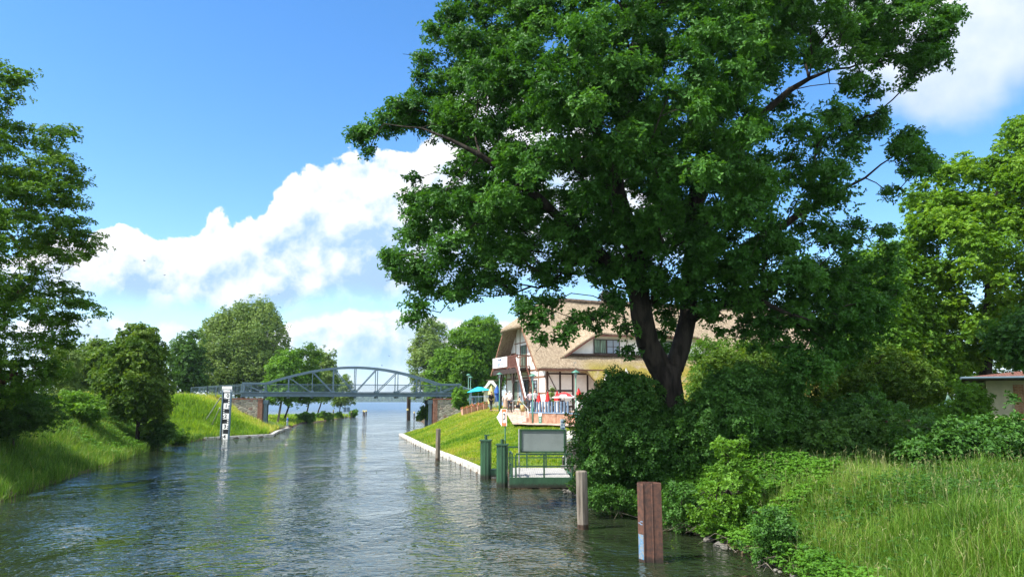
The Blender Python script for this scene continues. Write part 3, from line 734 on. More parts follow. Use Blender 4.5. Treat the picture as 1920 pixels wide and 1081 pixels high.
# panel points along the bridge from the photograph, kept symmetrical
def along(u):
    a = (u-960)/FPX*1.011; A = BLv; d = (BRv-BLv).normalized()
    return (a*A.y-A.x)/(d.x-a*d.y)
xp = [along(u) for u in us]; xp = [(xp[i]+(BLEN-xp[10-i]))/2 for i in range(11)]
hz_t = [1.27, 1.27, 2.15, 2.80, 3.25, 3.42, 3.25, 2.80, 2.15, 1.27, 1.27]
def arch_z(x):
    return float(np.interp(x, [xp[1], xp[9]], [0, 0])) 
cs = np.poly1d(np.polyfit(xp[1:10], hz_t[1:10], 4))
for s, y in (('near', 0.0), ('far', BW)):
    mb = MB()
    mb.bar((xp[0], y, 1.27), (xp[1], y, 1.27), 0.16, 0.20)
    mb.bar((xp[9], y, 1.27), (xp[10], y, 1.27), 0.16, 0.20)
    N = 28; pts = [(xp[1]+(xp[9]-xp[1])*i/N) for i in range(N+1)]
    pz = [1.27 if i in (0, N) else max(1.27, float(cs(x))) for i, x in enumerate(pts)]
    for i in range(N): mb.bar((pts[i], y, pz[i]), (pts[i+1], y, pz[i+1]), 0.18, 0.19)
    mb.build('top_chord', M_['steel'], br)
    mb = MB(); mb.bar((xp[0]-0.08, y, -0.12), (xp[10]+0.08, y, -0.10), 0.10, 0.40)
    mb.bar((xp[0]-0.1, y-0.06, 0.12), (xp[10]+0.1, y-0.06, 0.12), 0.24, 0.05); mb.bar((xp[0]-0.1, y-0.06, -0.36), (xp[10]+0.1, y-0.06, -0.31), 0.24, 0.05)
    mb.build('bottom_chord', M_['steel'], br)
    for i, x in enumerate(xp):
        top = 1.27 if i in (0, 1, 9, 10) else float(cs(x))
        mb = MB(); wd = 0.18 if i in (0, 10) else 0.10
        mb.bar((x, y, 0.15), (x, y, top-0.1), wd, 0.14); mb.build('truss_post', M_['steel'], br)
    for i, x in enumerate(xp):
        MB().box((x, y-0.075, 0.22), (0.42, 0.015, 0.30)).build('gusset_plate', M_['steel'], br)
    for i in range(10):
        if i in (1, 8): continue
        t0 = 1.27 if i in (0, 1, 9, 10) else float(cs(xp[i])); t1 = 1.27 if i+1 in (0, 1, 9, 10) else float(cs(xp[i+1]))
        mb = MB()
        if i < 5: mb.bar((xp[i]+0.1, y+0.004, t0-0.15), (xp[i+1]-0.08, y+0.004, 0.16), 0.09, 0.10)
        else: mb.bar((xp[i+1]-0.1, y+0.004, t1-0.15), (xp[i]+0.08, y+0.004, 0.16), 0.09, 0.10)
        mb.build('diagonal', M_['steel'], br)
    mb = MB(); yy = y+(0.16 if y == 0 else -0.16)
    mb.bar((xp[0], yy, 1.18), (xp[10], yy, 1.18), 0.05, 0.05); mb.bar((xp[0], yy, 0.22), (xp[10], yy, 0.22), 0.04, 0.04)
    x = xp[0]+0.1
    while x < xp[10]: mb.bar((x, yy, 0.2), (x, yy, 1.16), 0.016, 0.016); x += 0.14
    mb.build('railing', M_['steel'], br)
mb = MB(); mb.box((BLEN/2, BW/2, 0.02), (BLEN+0.2, BW-0.26, 0.14)); mb.build('deck', M_['steel'], br)
for x in xp:
    mb = MB(); mb.box((x, BW/2, -0.42), (0.24, BW+0.1, 0.28)); mb.build('cross_beam', M_['steel'], br)
def abut(name, label, x0, x1, pier_left):
    t = thing(name, label, 'abutment', (BLv.x, BLv.y, 0), BROT)
    mb = MB(); pw = 0.55
    sx0, sx1 = (x0+pw, x1) if pier_left else (x0, x1-pw)
    mb.box(((sx0+sx1)/2, BW/2, 1.85), (sx1-sx0, BW+0.7, 4.1)); mb.build('stone_wall', M_['stone'], t)
    px_ = x0+pw/2 if pier_left else x1-pw/2
    mb = MB(); mb.box((px_, BW/2, 1.85), (pw, BW+0.76, 4.1)); mb.build('brick_corner', M_['brickdark'], t)
    mb = MB(); mb.box(((x0+x1)/2, BW/2, 3.99), (x1-x0+0.12, BW+0.84, 0.14)); mb.build('coping', M_['rustred'], t)
    xx = x0-0.35 if pier_left else x1+0.35
    for yy in (0.1, BW-0.1):
        mb = MB(); mb.box((xx, yy, 1.9), (0.4, 0.4, 3.9)); mb.box((xx, yy, 3.6), (0.6, 0.55, 0.5)); mb.build('steel_support', M_['steel'], t)
    return t
abut('bridge_abutment', 'rubble stone abutment with rust-red brick corner at the left end of the bridge', xp[0]-4.5, along(503), False)
abut('bridge_abutment', 'stone and brick abutment half covered by the lawn at the right end of the bridge', along(815), xp[10]+1.5, True)
def bar_fence(name, label, pts, mat, top=1.15, gap=0.14, cat='railing', th=0.018, post=1.8, z0=0.12):
    """pts: list of (x,y,z) at the foot"""
    o = thing(name, label, cat, tuple(pts[0])); off = Vector(pts[0])
    rails = MB(); bars = MB()
    for i in range(len(pts)-1):
        a, b = Vector(pts[i])-off, Vector(pts[i+1])-off; L = (b-a).length
        rails.bar(a+Vector((0, 0, top)), b+Vector((0, 0, top)), 0.06, 0.05); rails.bar(a+Vector((0, 0, z0)), b+Vector((0, 0, z0)), 0.04, 0.04)
        n = int(L/gap)
        for k in range(n):
            q = a+(b-a)*(k/n); bars.bar(q+Vector((0, 0, z0)), q+Vector((0, 0, top)), th, th)
        m = max(1, round(L/post))
        for k in range(m+1):
            q = a+(b-a)*(k/m); MB().bar(q-Vector((0, 0, 0.2)), q+Vector((0, 0, top+0.02)), 0.07, 0.07).build('post', mat, o)
    rails.build('rail', mat, o); bars.build('balusters', mat, o); return o
def foot(u, Y, z): p = P(u, 750, Y); return (p.x, Y, z)
bar_fence('bridge_railing', 'grey-blue railing leading left from the near side of the bridge', [foot(456, 92.9, 4.6), foot(420, 93.5, 4.5), foot(388, 94.5, 4.38), foot(357, 96, 4.25)], M_['steel'])
bar_fence('bridge_railing', 'grey-blue railing leading left from the far side of the bridge', [foot(470, 96.6, 4.6), foot(440, 97.5, 4.5), foot(402, 99, 4.4), foot(372, 101, 4.3)], M_['steel'])
bar_fence('bridge_railing', 'grey-blue railing leading right from the bridge behind the round shrub', [foot(862, 99.8, 4.6), foot(872, 97, 4.3), foot(884, 92, 3.9)], M_['steel'])
for i, u in enumerate((371.5, 382.5)):
    Y = 89; p = P(u, 732, Y); zg = h1(p.x, Y); o = MB(); hw = 0.30
    pts = [(p.x-hw, Y, zg-0.1), (p.x-hw, Y, zg+0.45)]+[(p.x-hw*math.cos(a), Y, zg+0.45+0.3*math.sin(a)) for a in (0.5, 1.1, 1.57, 2.0, 2.6)]+[(p.x+hw, Y, zg+0.45), (p.x+hw, Y, zg-0.1)]
    tag(o.tube(pts, 0.05, 8).build('bicycle_hoop', M_['galv']), ['left one of the two round-topped metal hoops on the mound', 'right one of the two round-topped metal hoops on the mound'][i], 'bicycle stand', 'hoops beside the bridge approach')
# low timber rail along the road left of the mound
t = thing('timber_rail', 'low weathered timber rail along the road between maple and mound', 'fence', foot(200, 86, 4.1))
x0, x1 = P(192, 745, 86).x, P(352, 738, 88).x; off = Vector(t.location)
MB().bar(Vector((x0, 86, 4.45))-off, Vector((x1, 88, 4.62))-off, 0.12, 0.16).build('rail', M_['wood'], t)
for k in range(6):
    x = x0+(x1-x0)*(k+0.3)/6; MB().bar(Vector((x, 86.1+k*.3, 3.6))-off, Vector((x, 86.1+k*.3, 4.5))-off, 0.14, 0.14).build('post', M_['wood'], t)

# ------------------------------------------------------------------ clearance gauge
g = G(421, 822.5); zg0 = 0.0
t = thing('clearance_gauge', 'tall black and white bridge gauge board numbered 0 to 4 on the left kerb', 'gauge', (g.x, g.y, 0), R(-4))
mb = MB(); mb.box((-0.42, 0, 2.3), (0.10, 0.22, 5.0)); mb.box((0.42, 0, 2.3), (0.10, 0.22, 5.0)); mb.build('frame', M_['steel'], t)
MB().box((0, 0.02, 2.25), (0.74, 0.06, 4.9)).build('board', M_['black'], t)
f = MB().box((0, -0.06, 4.88), (1.0, 0.06, 0.56)).build('header_plate', M_['whitepaint'], t)
RX = Matrix.Rotation(R(90), 4, 'X')
text_obj('lettering', 'Brückenpegel', 0.17, M_['black'], Matrix.Translation((0, -0.095, 4.86)) @ RX, f)
for k in range(5):
    z = 4.22-k*1.0
    pl = MB().box((0.02, -0.03, z), (0.60, 0.04, 0.56)).build('number_plate', M_['whitepaint'], t)
    text_obj('numeral', str(k), 0.52, M_['black'], Matrix.Translation((0.12 if k in (0,) else 0.0, -0.055, z)) @ RX, pl, bold=0.012)
    mk = MB()
    if k == 0: mk.box((-0.17, -0.053, z-0.2), (0.12, 0.01, 0.07))
    else:
        sx_ = 0.26 if k % 2 else -0.22
        mk.box((sx_, -0.053, z-0.16), (0.10, 0.01, 0.09)); MB().box((sx_, -0.053, z+0.02), (0.10, 0.01, 0.09)).build('mark', M_['black'], pl)
    mk.build('mark', M_['black'], pl)
    if k < 4:
        for zz in (-0.40, -0.60): MB().box((0.24 if k % 2 == 0 else -0.24, -0.02, z+zz), (0.13, 0.03, 0.11)).build('white_square', M_['whitepaint'], t)
loc = Vector((g.x, g.y, 0)); Mi = (Matrix.Translation(loc) @ Matrix.Rotation(R(-4), 4, 'Z')).inverted()
for (u0, v0, u1, v1, Y1) in ((414, 744, 377, 799, 80), (412, 764, 395, 800, 79)):
    a = P(u0, v0, g.y+0.15); b = P(u1, v1, Y1); b.z = min(b.z, h1(b.x, b.y)+0.1)-0.1
    MB().tube([Mi @ a, Mi @ b], 0.06, 8).build('strut', M_['galv'], t)

# ------------------------------------------------------------------ piles and dolphins
def wood_pile(u, vb, vt, wpx, label, seed, group=None, wet=True, mat='wood'):
    g = G(u, vb); Y = g.y; r = wpx*Y/FPX/2; top = P(u, vt, Y).z; rg = random.Random(seed)
    t = thing('mooring_post', label, 'mooring post', (g.x, Y, 0), group=group)
    n = 20; V = []; zs = [-1.5, 0.02, 0.14, 0.16, 0.5*top, 0.8*top, top-0.03, top]; ph = [rg.uniform(0, 6) for _ in range(4)]
    def rad(a, z): return r*(1+0.05*math.sin(3*a+ph[0]+z)+0.03*math.sin(7*a+ph[1]+2*z)-(0.12 if abs(a-4.4) < 0.25 and z > 0.4*top else 0))
    for z in zs:
        for k in range(n):
            a = 2*math.pi*k/n; q = rad(a, z)*(1 if z < top else 0.9); V.append((q*math.cos(a)+0.02*z*math.sin(ph[2]), q*math.sin(a), z))
    F = [(i*n+k, i*n+(k+1) % n, (i+1)*n+(k+1) % n, (i+1)*n+k) for i in range(len(zs)-1) for k in range(n)]+[tuple(range((len(zs)-1)*n, len(zs)*n))]
    mi = [1 if i < 2 else 0 for i in range(len(zs)-1) for k in range(n)]+[0]
    o = mesh_from('shaft', V, F, [M_[mat], M_['woodwet']], t, mi=mi); return t
wood_pile(1093, 991, 882, 20.5, 'thick cracked grey timber post nearest the rusty steel pile', 1)
wood_pile(820.5, 862, 803, 8.5, 'slim brown timber post standing off the right lawn kerb', 2)
FAR = [(681, 779, 768, 'left one of three light-topped posts out on the lake'), (683.5, 781, 769, 'middle, nearest one of three light-topped posts out on the lake'), (686.5, 779, 768, 'right one of three light-topped posts out on the lake'), (776.5, 784, 771, 'thin marker post on the lake right of the tall dark dolphin'),
       (624.5, 786.5, 767, 'tallest dark post at the edge of the spit'), (658, 784, 770, 'short dark post near the tip of the spit')]
for i, (u, vb, vt, lb) in enumerate(FAR):
    g = G(u, vb); Y = g.y; r = 1.1*Y/FPX; top = P(u, vt, Y).z
    t = thing('marker_post', lb, 'marker post', (g.x, Y, 0), group='marker posts along the channel')
    MB().tube([(0, 0, -1), (0, 0, top-0.35)], r, 10).build('shaft', M_['woodwet'], t); MB().tube([(0, 0, top-0.35), (0, 0, top)], [r*1.08, r*1.0], 10).build('cap', M_['yellow'], t)
g = G(765.5, 786.5); top = P(765, 748, g.y).z
t = thing('dolphin', 'tall dark mooring dolphin standing in the water at the right end of the arch', 'mooring post', (g.x, g.y, 0))
m = MB()
for q in range(3): m.tube([(0.22*math.cos(q*2.09), 0.22*math.sin(q*2.09), -1.5), (0.2*math.cos(q*2.09), 0.2*math.sin(q*2.09), top+0.6)], 0.22, 10)
m.build('pile', M_['woodwet'], t); MB().box((-0.15, -0.46, 2.05), (0.4, 0.06, 0.35)).build('marker_plate', M_['yellow'], t)
# sheet-steel pile in front, hollow box section with weld seams
g = G(1219, 1050); Y = g.y; top = P(1219, 904, Y).z; s = Y/FPX
t = thing('steel_pile', 'big rusty hollow steel pile with a faded blue patch, nearest to the camera', 'mooring pile', (P(1197, 1046, Y).x, Y-0.25, 0), R(0))
W_ = 41*s
prof = [(0.0, 0.20), (0.105, 0.0), (0.30, 0.0), (0.318, -0.018), (0.335, 0.0), (W_-0.0, 0.0), (W_+0.03, 0.22), (W_-0.10, 0.46), (0.08, 0.46)]
inn = [(0.02, 0.20), (0.112, 0.016), (0.30, 0.016), (0.318, 0.016), (0.335, 0.016), (W_-0.012, 0.016), (W_+0.012, 0.22), (W_-0.108, 0.444), (0.09, 0.444)]
n = len(prof); V = [(x, y, -1.5) for x, y in prof]+[(x, y, top) for x, y in prof]+[(x, y, top) for x, y in inn]+[(x, y, top-1.2) for x, y in inn]
F = []
for i in range(n):
    j = (i+1) % n
    F += [(i, j, j+n, i+n), (i+n, j+n, j+2*n, i+2*n), (i+2*n, j+2*n, j+3*n, i+3*n)]
F.append(tuple(range(3*n, 4*n)))
mesh_from('pile_shell', V, F, M_['rust'], t)
# faded paint on its left flank
a0 = Vector((0.0, 0.20, 0)); a1 = Vector((0.105, 0.0, 0)); nn = Vector((-0.89, -0.46, 0))*0.004
def patch(z0, z1, f0, f1): return [a0+(a1-a0)*f0+nn+Vector((0, 0, z0)), a0+(a1-a0)*f1+nn+Vector((0, 0, z0)), a0+(a1-a0)*f1+nn+Vector((0, 0, z1)), a0+(a1-a0)*f0+nn+Vector((0, 0, z1))]
mb = MB(); mb.add(patch(0.06, 0.62, 0.06, 0.9), [(0, 1, 2, 3)]); mb.build('paint_patch', pmat('faded_blue_paint', (0.06, 0.20, 0.36), 0.7, nscale=14, col2=(0.24, 0.24, 0.22)), t)
mb = MB()
for z, f0, f1 in ((0.86, .1, .5), (0.90, .45, .85), (0.835, .4, .8)): MB().add(patch(z, z+0.022, f0, f1), [(0, 1, 2, 3)]).build('scribble', M_['bluepaint'], t)
for z in (0.12, 0.2, 0.27, 0.35, 0.42, 0.5): MB().add([v+nn*0.5 for v in patch(z, z+0.03, 0.15+0.3*(z*7 % 1), 0.55+0.3*(z*11 % 1))], [(0, 1, 2, 3)]).build('scribble', M_['bluepaint'], t)
MB().tube([(0.105, -0.008, 0), (0.105, -0.008, top)], 0.012, 6).build('weld_seam', M_['rust'], t)

# ------------------------------------------------------------------ landing stage
DK = 0.42
def dolphin_green(u, vb, vt, wpx, label):
    g = G(u, vb); Y = g.y; w_ = wpx*Y/FPX; top = P(u, vt, Y).z
    t = thing('green_pile', label, 'mooring pile', (g.x, Y, 0), R(-8), group='green steel piles of the landing stage')
    h = w_/2; q = w_*0.18
    pr = [(-h, -h+q), (-h+q, -h), (-q*0.5, -h), (-q*0.3, -h-0.02), (q*0.3, -h-0.02), (q*0.5, -h), (h-q, -h), (h, -h+q), (h, h-q), (h-q, h), (-h+q, h), (-h, h-q)]
    n = len(pr); V = [(x, y, -1.6) for x, y in pr]+[(x, y, top) for x, y in pr]; F = [(i, (i+1) % n, (i+1) % n+n, i+n) for i in range(n)]
    mesh_from('shaft', V, F, M_['green'], t)
    mb = MB(); mb.add([(-h-0.003, -h+q, 0.3), (-h-0.003, h-q, 0.3), (-h-0.003, h-q, top-0.1), (-h-0.003, -h+q, top-0.1)], [(0, 1, 2, 3)]); mb.build('rust_streak', M_['rustred'], t)
    MB().box((0, 0, top+0.03), (w_+0.06, w_+0.06, 0.06)).build('cap_plate', M_['green'], t)
    MB().tube([(0, 0, top+0.05), (0, 0, top+0.26)], 0.075, 10).build('cap_tube', M_['green'], t)
    return t, g, top
t1, gA, topA = dolphin_green(911, 896.5, 826, 18.5, 'left green steel pile with a short stub on its cap')
MB().bar((-0.1, 0, topA+0.28), (0.16, 0, topA+0.28), 0.05, 0.05).build('stub_bracket', M_['green'], t1)
t2, gB, topB = dolphin_green(941.5, 912, 834, 19, 'right green steel pile carrying the arrow sign')
pf = G(953, 912); pr_ = G(1052, 912)
PY = 32.8; X0 = P(955, 905, PY).x; X1 = P(1056, 905, PY).x+0.5; D_ = 5.2
pl = thing('landing_stage', 'green steel landing platform with grey boards beside the two green piles', 'landing stage', (X0, PY, 0))
Wd = X1-X0
mb = MB(); mb.box((Wd/2, 0.06, DK-0.16), (Wd, 0.12, 0.42)); mb.box((0.06, D_/2, DK-0.163), (0.12, D_-0.13, 0.41)); mb.box((Wd-0.06, D_/2, DK-0.163), (0.12, D_-0.13, 0.41))
mb.build('edge_beam', M_['green'], pl)
mb = MB()
for k in range(26): mb.box((0.14+(Wd-0.28)*(k+0.5)/26, D_/2, DK+0.0+0.002*(k % 3)), ((Wd-0.28)/26-0.008, D_-0.3, 0.05))
mb.build('deck_boards', M_['deckwood'], pl)
mb = MB(); mb.box((Wd/2, D_/2, DK-0.2), (Wd-0.3, D_-0.3, 0.2)); mb.build('float', M_['woodwet'], pl)
def rail(x0, y0, x1, y1, n):
    a, b = Vector((x0, y0, DK)), Vector((x1, y1, DK)); mb = MB()
    for z, h in ((1.03, 0.07), (0.52, 0.05)): mb.bar(a+Vector((0, 0, z)), b+Vector((0, 0, z)), h, h)
    mb.build('handrail', M_['green'], pl)
    for k in range(n+1):
        q = a+(b-a)*k/n; MB().bar(q+Vector((0, 0, -0.05)), q+Vector((0, 0, 1.0)), 0.07, 0.07).build('rail_post', M_['green'], pl)
rail(0.28, 0.05, Wd-0.1, 0.05, 2); rail(0.12, 0.12, 0.02, 1.6, 1); rail(-0.1, D_-0.2, Wd-0.05, D_-0.1, 3)
MB().box((-0.55, 4.4, DK-0.15), (0.9, 0.5, 0.35)).build('fender_box', M_['green'], pl)
# the big board seen from behind
BY = 34.3; b0 = P(975, 804, BY); b1 = P(1060, 848, BY)
bd = thing('display_board', 'large blank grey board on thin steel posts, seen from behind, on the landing stage', 'sign board', (b0.x, BY, DK))
bw = b1.x-b0.x; zt_, zb_ = b0.z-DK, b1.z-DK
MB().box((bw/2, 0, (zt_+zb_)/2), (bw-0.1, 0.05, zt_-zb_-0.1)).build('panel', M_['boardgrey'], bd)
mb = MB(); mb.box((bw/2, -0.012, zt_-0.035), (bw, 0.10, 0.07)); mb.box((bw/2, -0.012, zb_+0.035), (bw, 0.10, 0.07)); mb.box((0.035, -0.012, (zt_+zb_)/2), (0.07, 0.098, zt_-zb_-0.14)); mb.box((bw-0.035, -0.012, (zt_+zb_)/2), (0.07, 0.098, zt_-zb_-0.14))
mb.build('frame', M_['green'], bd)
for x in (-0.04, bw+0.04): MB().tube([(x, 0.03, 0), (x, 0.03, zt_)], 0.035, 8).build('post', M_['galv'], bd)
mb = MB(); mb.box((bw/2-0.08, -0.02, zb_-0.07), (0.09, 0.08, 0.10)); mb.box((bw/2+0.1, -0.02, zb_-0.07), (0.09, 0.08, 0.10)); mb.build('bracket', M_['green'], bd)
# arrow sign on its pole above the right green pile
Y = gB.y+0.02; sgx = P(946, 800, Y).x; zt_ = P(946, 766, Y).z; zb_ = P(946, 798, Y).z
sg = thing('arrow_sign', 'white left-pointing board with a red frame and black mark, above the right green pile', 'sign', (sgx, Y, topB+0.26), R(-38))
zo = topB+0.26; zt_ -= zo; zb_ -= zo; zm = (zt_+zb_)/2; hh = (zt_-zb_)/2
MB().tube([(0, 0.05, -0.2), (0, 0.05, zt_+0.02)], 0.028, 8).build('pole', M_['greenlt'], sg)
MB().prism([(-0.44, zm), (-0.16, zt_), (0.14, zt_), (0.14, zb_), (-0.16, zb_)], -0.02, 0.0).build('sign_plate', M_['whitepaint'], sg)
fr = MB().prism([(-0.13, zt_-0.012), (0.11, zt_-0.012), (0.11, zb_+0.012), (-0.13, zb_+0.012)], -0.03, -0.022).build('red_frame', M_['orange'], sg)
MB().prism([(-0.075, zt_-0.14), (0.085, zt_-0.14), (0.085, zb_+0.14), (-0.075, zb_+0.14)], -0.036, -0.032).build('white_field', M_['whitepaint'], sg)
mb = MB(); y0, y1 = -0.043, -0.038
mb.prism([(-0.035, zm+0.17), (0.0, zm+0.20), (0.05, zm+0.17), (0.062, zm+0.10), (0.062, zm-0.04), (0.03, zm-0.10), (-0.02, zm-0.10), (-0.02, zm-0.045), (0.015, zm-0.045), (0.028, zm-0.02), (0.028, zm+0.09), (0.0, zm+0.12), (-0.035, zm+0.11)], y0, y1)
mb.prism([(-0.045, zm-0.20), (-0.028, zm-0.20), (-0.028, zm-0.045), (-0.045, zm-0.045)], y0, y1)
mb.build('black_symbol', M_['black'], sg)
# ------------------------------------------------------------------ thatched house
HG = 2.9; HR = R(19)
hs = thing('thatched_house', 'large half-timbered inn with a steep thatched roof behind the oak', 'house', (2.4, 68, HG), HR)
def thatchmat():
    m = bpy.data.materials.new('thatch'); m.use_nodes = True; t = NT(m.node_tree)
    o = t.n('ShaderNodeTexCoord').outputs['Object']; s = t.n('ShaderNodeSeparateXYZ', {0: o})
    f = t.noise(t.n('ShaderNodeMapping', {'Vector': o, 'Scale': (3.0, 1.2, 1.2)}).outputs[0], 2.2, 6, 0.65)
    g_ = t.noise(t.n('ShaderNodeMapping', {'Vector': o, 'Scale': (1, 1, 2.5)}).outputs[0], 7.0, 4, 0.7)
    c = t.ramp(f, [(0.3, (0.28, 0.215, 0.145)), (0.5, (0.43, 0.34, 0.235)), (0.72, (0.56, 0.455, 0.33))])
    c = t.mix(t.smooth(g_, 0.42, 0.62, 0.0, 0.65), c, (0.20, 0.145, 0.095))
    mo = t.noise(o, 0.9, 5, 0.65)
    k = t.math('MULTIPLY', t.smooth(s.outputs[2], 5.0, 3.6), t.smooth(s.outputs[0], 3.6, 5.5))
    k = t.math('MULTIPLY', k, t.smooth(mo, 0.28, 0.50))
    c = t.mix(k, c, t.ramp(g_, [(0.3, (0.20, 0.17, 0.035)), (0.7, (0.38, 0.31, 0.06))]))
    bn = t.n('ShaderNodeBump', {'Height': t.math('ADD', f, g_), 'Strength': 1.0, 'Distance': 0.16})
    pb = t.n('ShaderNodeBsdfPrincipled', {'Base Color': c, 'Roughness': 0.95, 'Specular IOR Level': 0.15, 'Normal': bn.outputs[0]})
    t.t.links.new(pb.outputs[0], t.n('ShaderNodeOutputMaterial').inputs[0]); return m
M_['thatch'] = thatchmat()
SL = 1.036; WH = 12.7; EZ = 3.7; RZ = EZ+(WH/2+0.6)*SL; HZ = 8.1; LEN = 36.0
def be(a): return -0.6+(-2.7)*float(sst((a-4.7)/1.6))
def zr(b): return EZ+(b+0.6)*SL
NA, NB = 130, 46
V = []; F = []
rg = np.random.default_rng(8)
for side in (0, 1):
    base = len(V)
    for i in range(NA+1):
        for j in range(NB+1):
            t_ = j/NB; f = i/NA; a_n = f*LEN
            b0 = be(a_n) if side == 0 else -0.6
            b = b0+(WH/2-b0)*t_; z = zr(b)
            as_ = -0.35+max(0, (z-HZ)/(RZ-HZ))*3.3; a = as_+(LEN+0.7-2*(as_+0.35))*f
            z += 0.10*math.sin(math.pi*min(1, max(0, t_)))*-1+0.05*math.sin(a*0.9+t_*3)+0.04*math.sin(a*2.3+1)
            bb = b if side == 0 else WH-b
            V.append((a, bb, z))
    for i in range(NA):
        for j in range(NB):
            q = (base+i*(NB+1)+j, base+(i+1)*(NB+1)+j, base+(i+1)*(NB+1)+j+1, base+i*(NB+1)+j+1)
            F.append(q if side == 0 else q[::-1])
# half hips
for end in (0, 1):
    base = len(V); n1, n2 = 10, 12
    for r_ in range(n1+1):
        z = HZ-0.35+(RZ-HZ+0.35)*r_/n1; b = (z-EZ)/SL-0.6; a = -0.35-0.25*(1-r_/n1)+max(0, (z-HZ)/(RZ-HZ))*3.3
        for c_ in range(n2+1):
            bb = b+(WH-2*b)*c_/n2; aa = a-0.18*math.sin(math.pi*c_/n2)*(1-r_/n1)
            V.append((aa if end == 0 else LEN-aa, bb, z))
    for r_ in range(n1):
        for c_ in range(n2):
            q = (base+r_*(n2+1)+c_, base+r_*(n2+1)+c_+1, base+(r_+1)*(n2+1)+c_+1, base+(r_+1)*(n2+1)+c_)
            F.append(q[::-1] if end == 0 else q)
roof = mesh_from('thatched_roof', V, F, M_['thatch'], hs, smooth=True)
sm = roof.modifiers.new('thick', 'SOLIDIFY'); sm.thickness = 0.38; sm.offset = -1
# ridge cap
mb = MB(); mb.tube([(3.0+i*(LEN-6)/20, WH/2, RZ+0.02+0.05*math.sin(i)) for i in range(21)], 0.24, 8); mb.build('ridge_cap', pmat('ridge_turf', (0.14, 0.10, 0.07), 0.95, nscale=5, var=0.3), hs)
ch = MB(); ch.box((10.2, WH/2+0.4, RZ+0.3), (0.85, 0.7, 1.5)); ch.box((10.2, WH/2+0.4, RZ+1.08), (1.0, 0.85, 0.10)); ch.box((10.2, WH/2+0.4, RZ+1.22), (0.7, 0.55, 0.18))
ch.build('chimney', pmat('slate_chimney', (0.09, 0.085, 0.085), 0.8, nscale=6, var=0.2), hs)
# dormer
D0, D1, D2, D3 = 2.3, 6.2, 17.0, 21.0; BF = 0.35; DT = 6.95
def zf(a):
    zb = zr(BF)
    if a < D1: return zb+(DT-zb)*float(0.35*sst((a-D0)/(D1-D0))+0.65*np.clip((a-D0)/(D1-D0), 0, 1))
    if a > D2: return zb+(DT-zb)*float(0.35*sst((D3-a)/(D3-D2))+0.65*np.clip((D3-a)/(D3-D2), 0, 1))
    return DT
na, nb = 80, 20; V = []; F = []
for i in range(na+1):
    a = D0+(D3-D0)*i/na; z0 = zf(a); bm = (z0-EZ-0.6*SL-BF*0.42)/(SL-0.42); bm = max(bm, BF+0.02)
    for j in range(nb+1):
        b = BF+(bm+0.35-BF)*j/nb; z = z0+(b-BF)*0.42-0.10*(j/nb)**3+0.04*math.sin(a*2.1)
        V.append((a, b, z+0.22*(1-j/nb)))
for i in range(na):
    for j in range(nb):
        k = i*(nb+1)+j; F.append((k, k+nb+1, k+nb+2, k+1))
dm = mesh_from('dormer_roof', V, F, M_['thatch'], hs, smooth=True); sm = dm.modifiers.new('thick', 'SOLIDIFY'); sm.thickness = 0.26; sm.offset = -1
V = []; F = []
for i in range(41):
    a = D0+0.5+(D3-D0-1.0)*i/40; V += [(a, 0.95, zr(0.95)-0.6), (a, 0.95, zf(a)+0.05)]
for i in range(40): F.append((2*i, 2*i+2, 2*i+3, 2*i+1))
mesh_from('dormer_wall', V, F, M_['white'], hs)
mb = MB()
for i in range(40):
    a = D0+(D3-D0)*i/40; a2 = D0+(D3-D0)*(i+1)/40; mb.bar((a, BF+0.03, zf(a)-0.02), (a2, BF+0.03, zf(a2)-0.02), 0.05, 0.14)
mb.build('dormer_fascia', M_['redwood'], hs)
mb = MB(); mb.box((11.6, 0.70, 5.12), (17.0, 0.5, 0.16)); mb.build('dormer_sill', M_['darkwood'], hs)
def window(name, a0, a1, z0, z1, b, parent, cols=2, rows=2, mat='darkwood', gl='glass', face='b', th=0.07, dp=0.10):
    """window in the plane b=const (face 'b') or a=const (face 'a')"""
    o = MB(); 
    def bx(m, s0, s1, q0, q1, off, d):
        if face == 'b': m.box(((s0+s1)/2, b+off, (q0+q1)/2), (s1-s0, d, q1-q0))
        else: m.box((b+off, (s0+s1)/2, (q0+q1)/2), (d, s1-s0, q1-q0))
    bx(o, a0, a0+th, z0, z1, 0, dp); bx(o, a1-th, a1, z0, z1, 0, dp); bx(o, a0+th, a1-th, z0, z0+th, 0, dp-.004); bx(o, a0+th, a1-th, z1-th, z1, 0, dp-.004)
    for c_ in range(1, cols): q = a0+(a1-a0)*c_/cols; bx(o, q-th*.35, q+th*.35, z0+th, z1-th, 0, dp-.012)
    for r_ in range(1, rows): q = z0+(z1-z0)*r_/rows; bx(o, a0+th, a1-th, q-th*.35, q+th*.35, 0.002, dp-.02)
    wo = o.build(name, M_[mat], parent)
    g_ = MB(); bx(g_, a0+th*.6, a1-th*.6, z0+th*.6, z1-th*.6, 0.0, 0.02); g_.build('pane', M_[gl], wo); return wo
for a0 in (5.95, 13.0):
    window('window', a0, a0+1.35, 5.25, 6.62, 0.90, hs, 2, 1, 'darkwood', 'curtain'); window('window', a0+1.35, a0+2.75, 5.25, 6.62, 0.90, hs, 2, 2, 'darkwood', 'glassb')
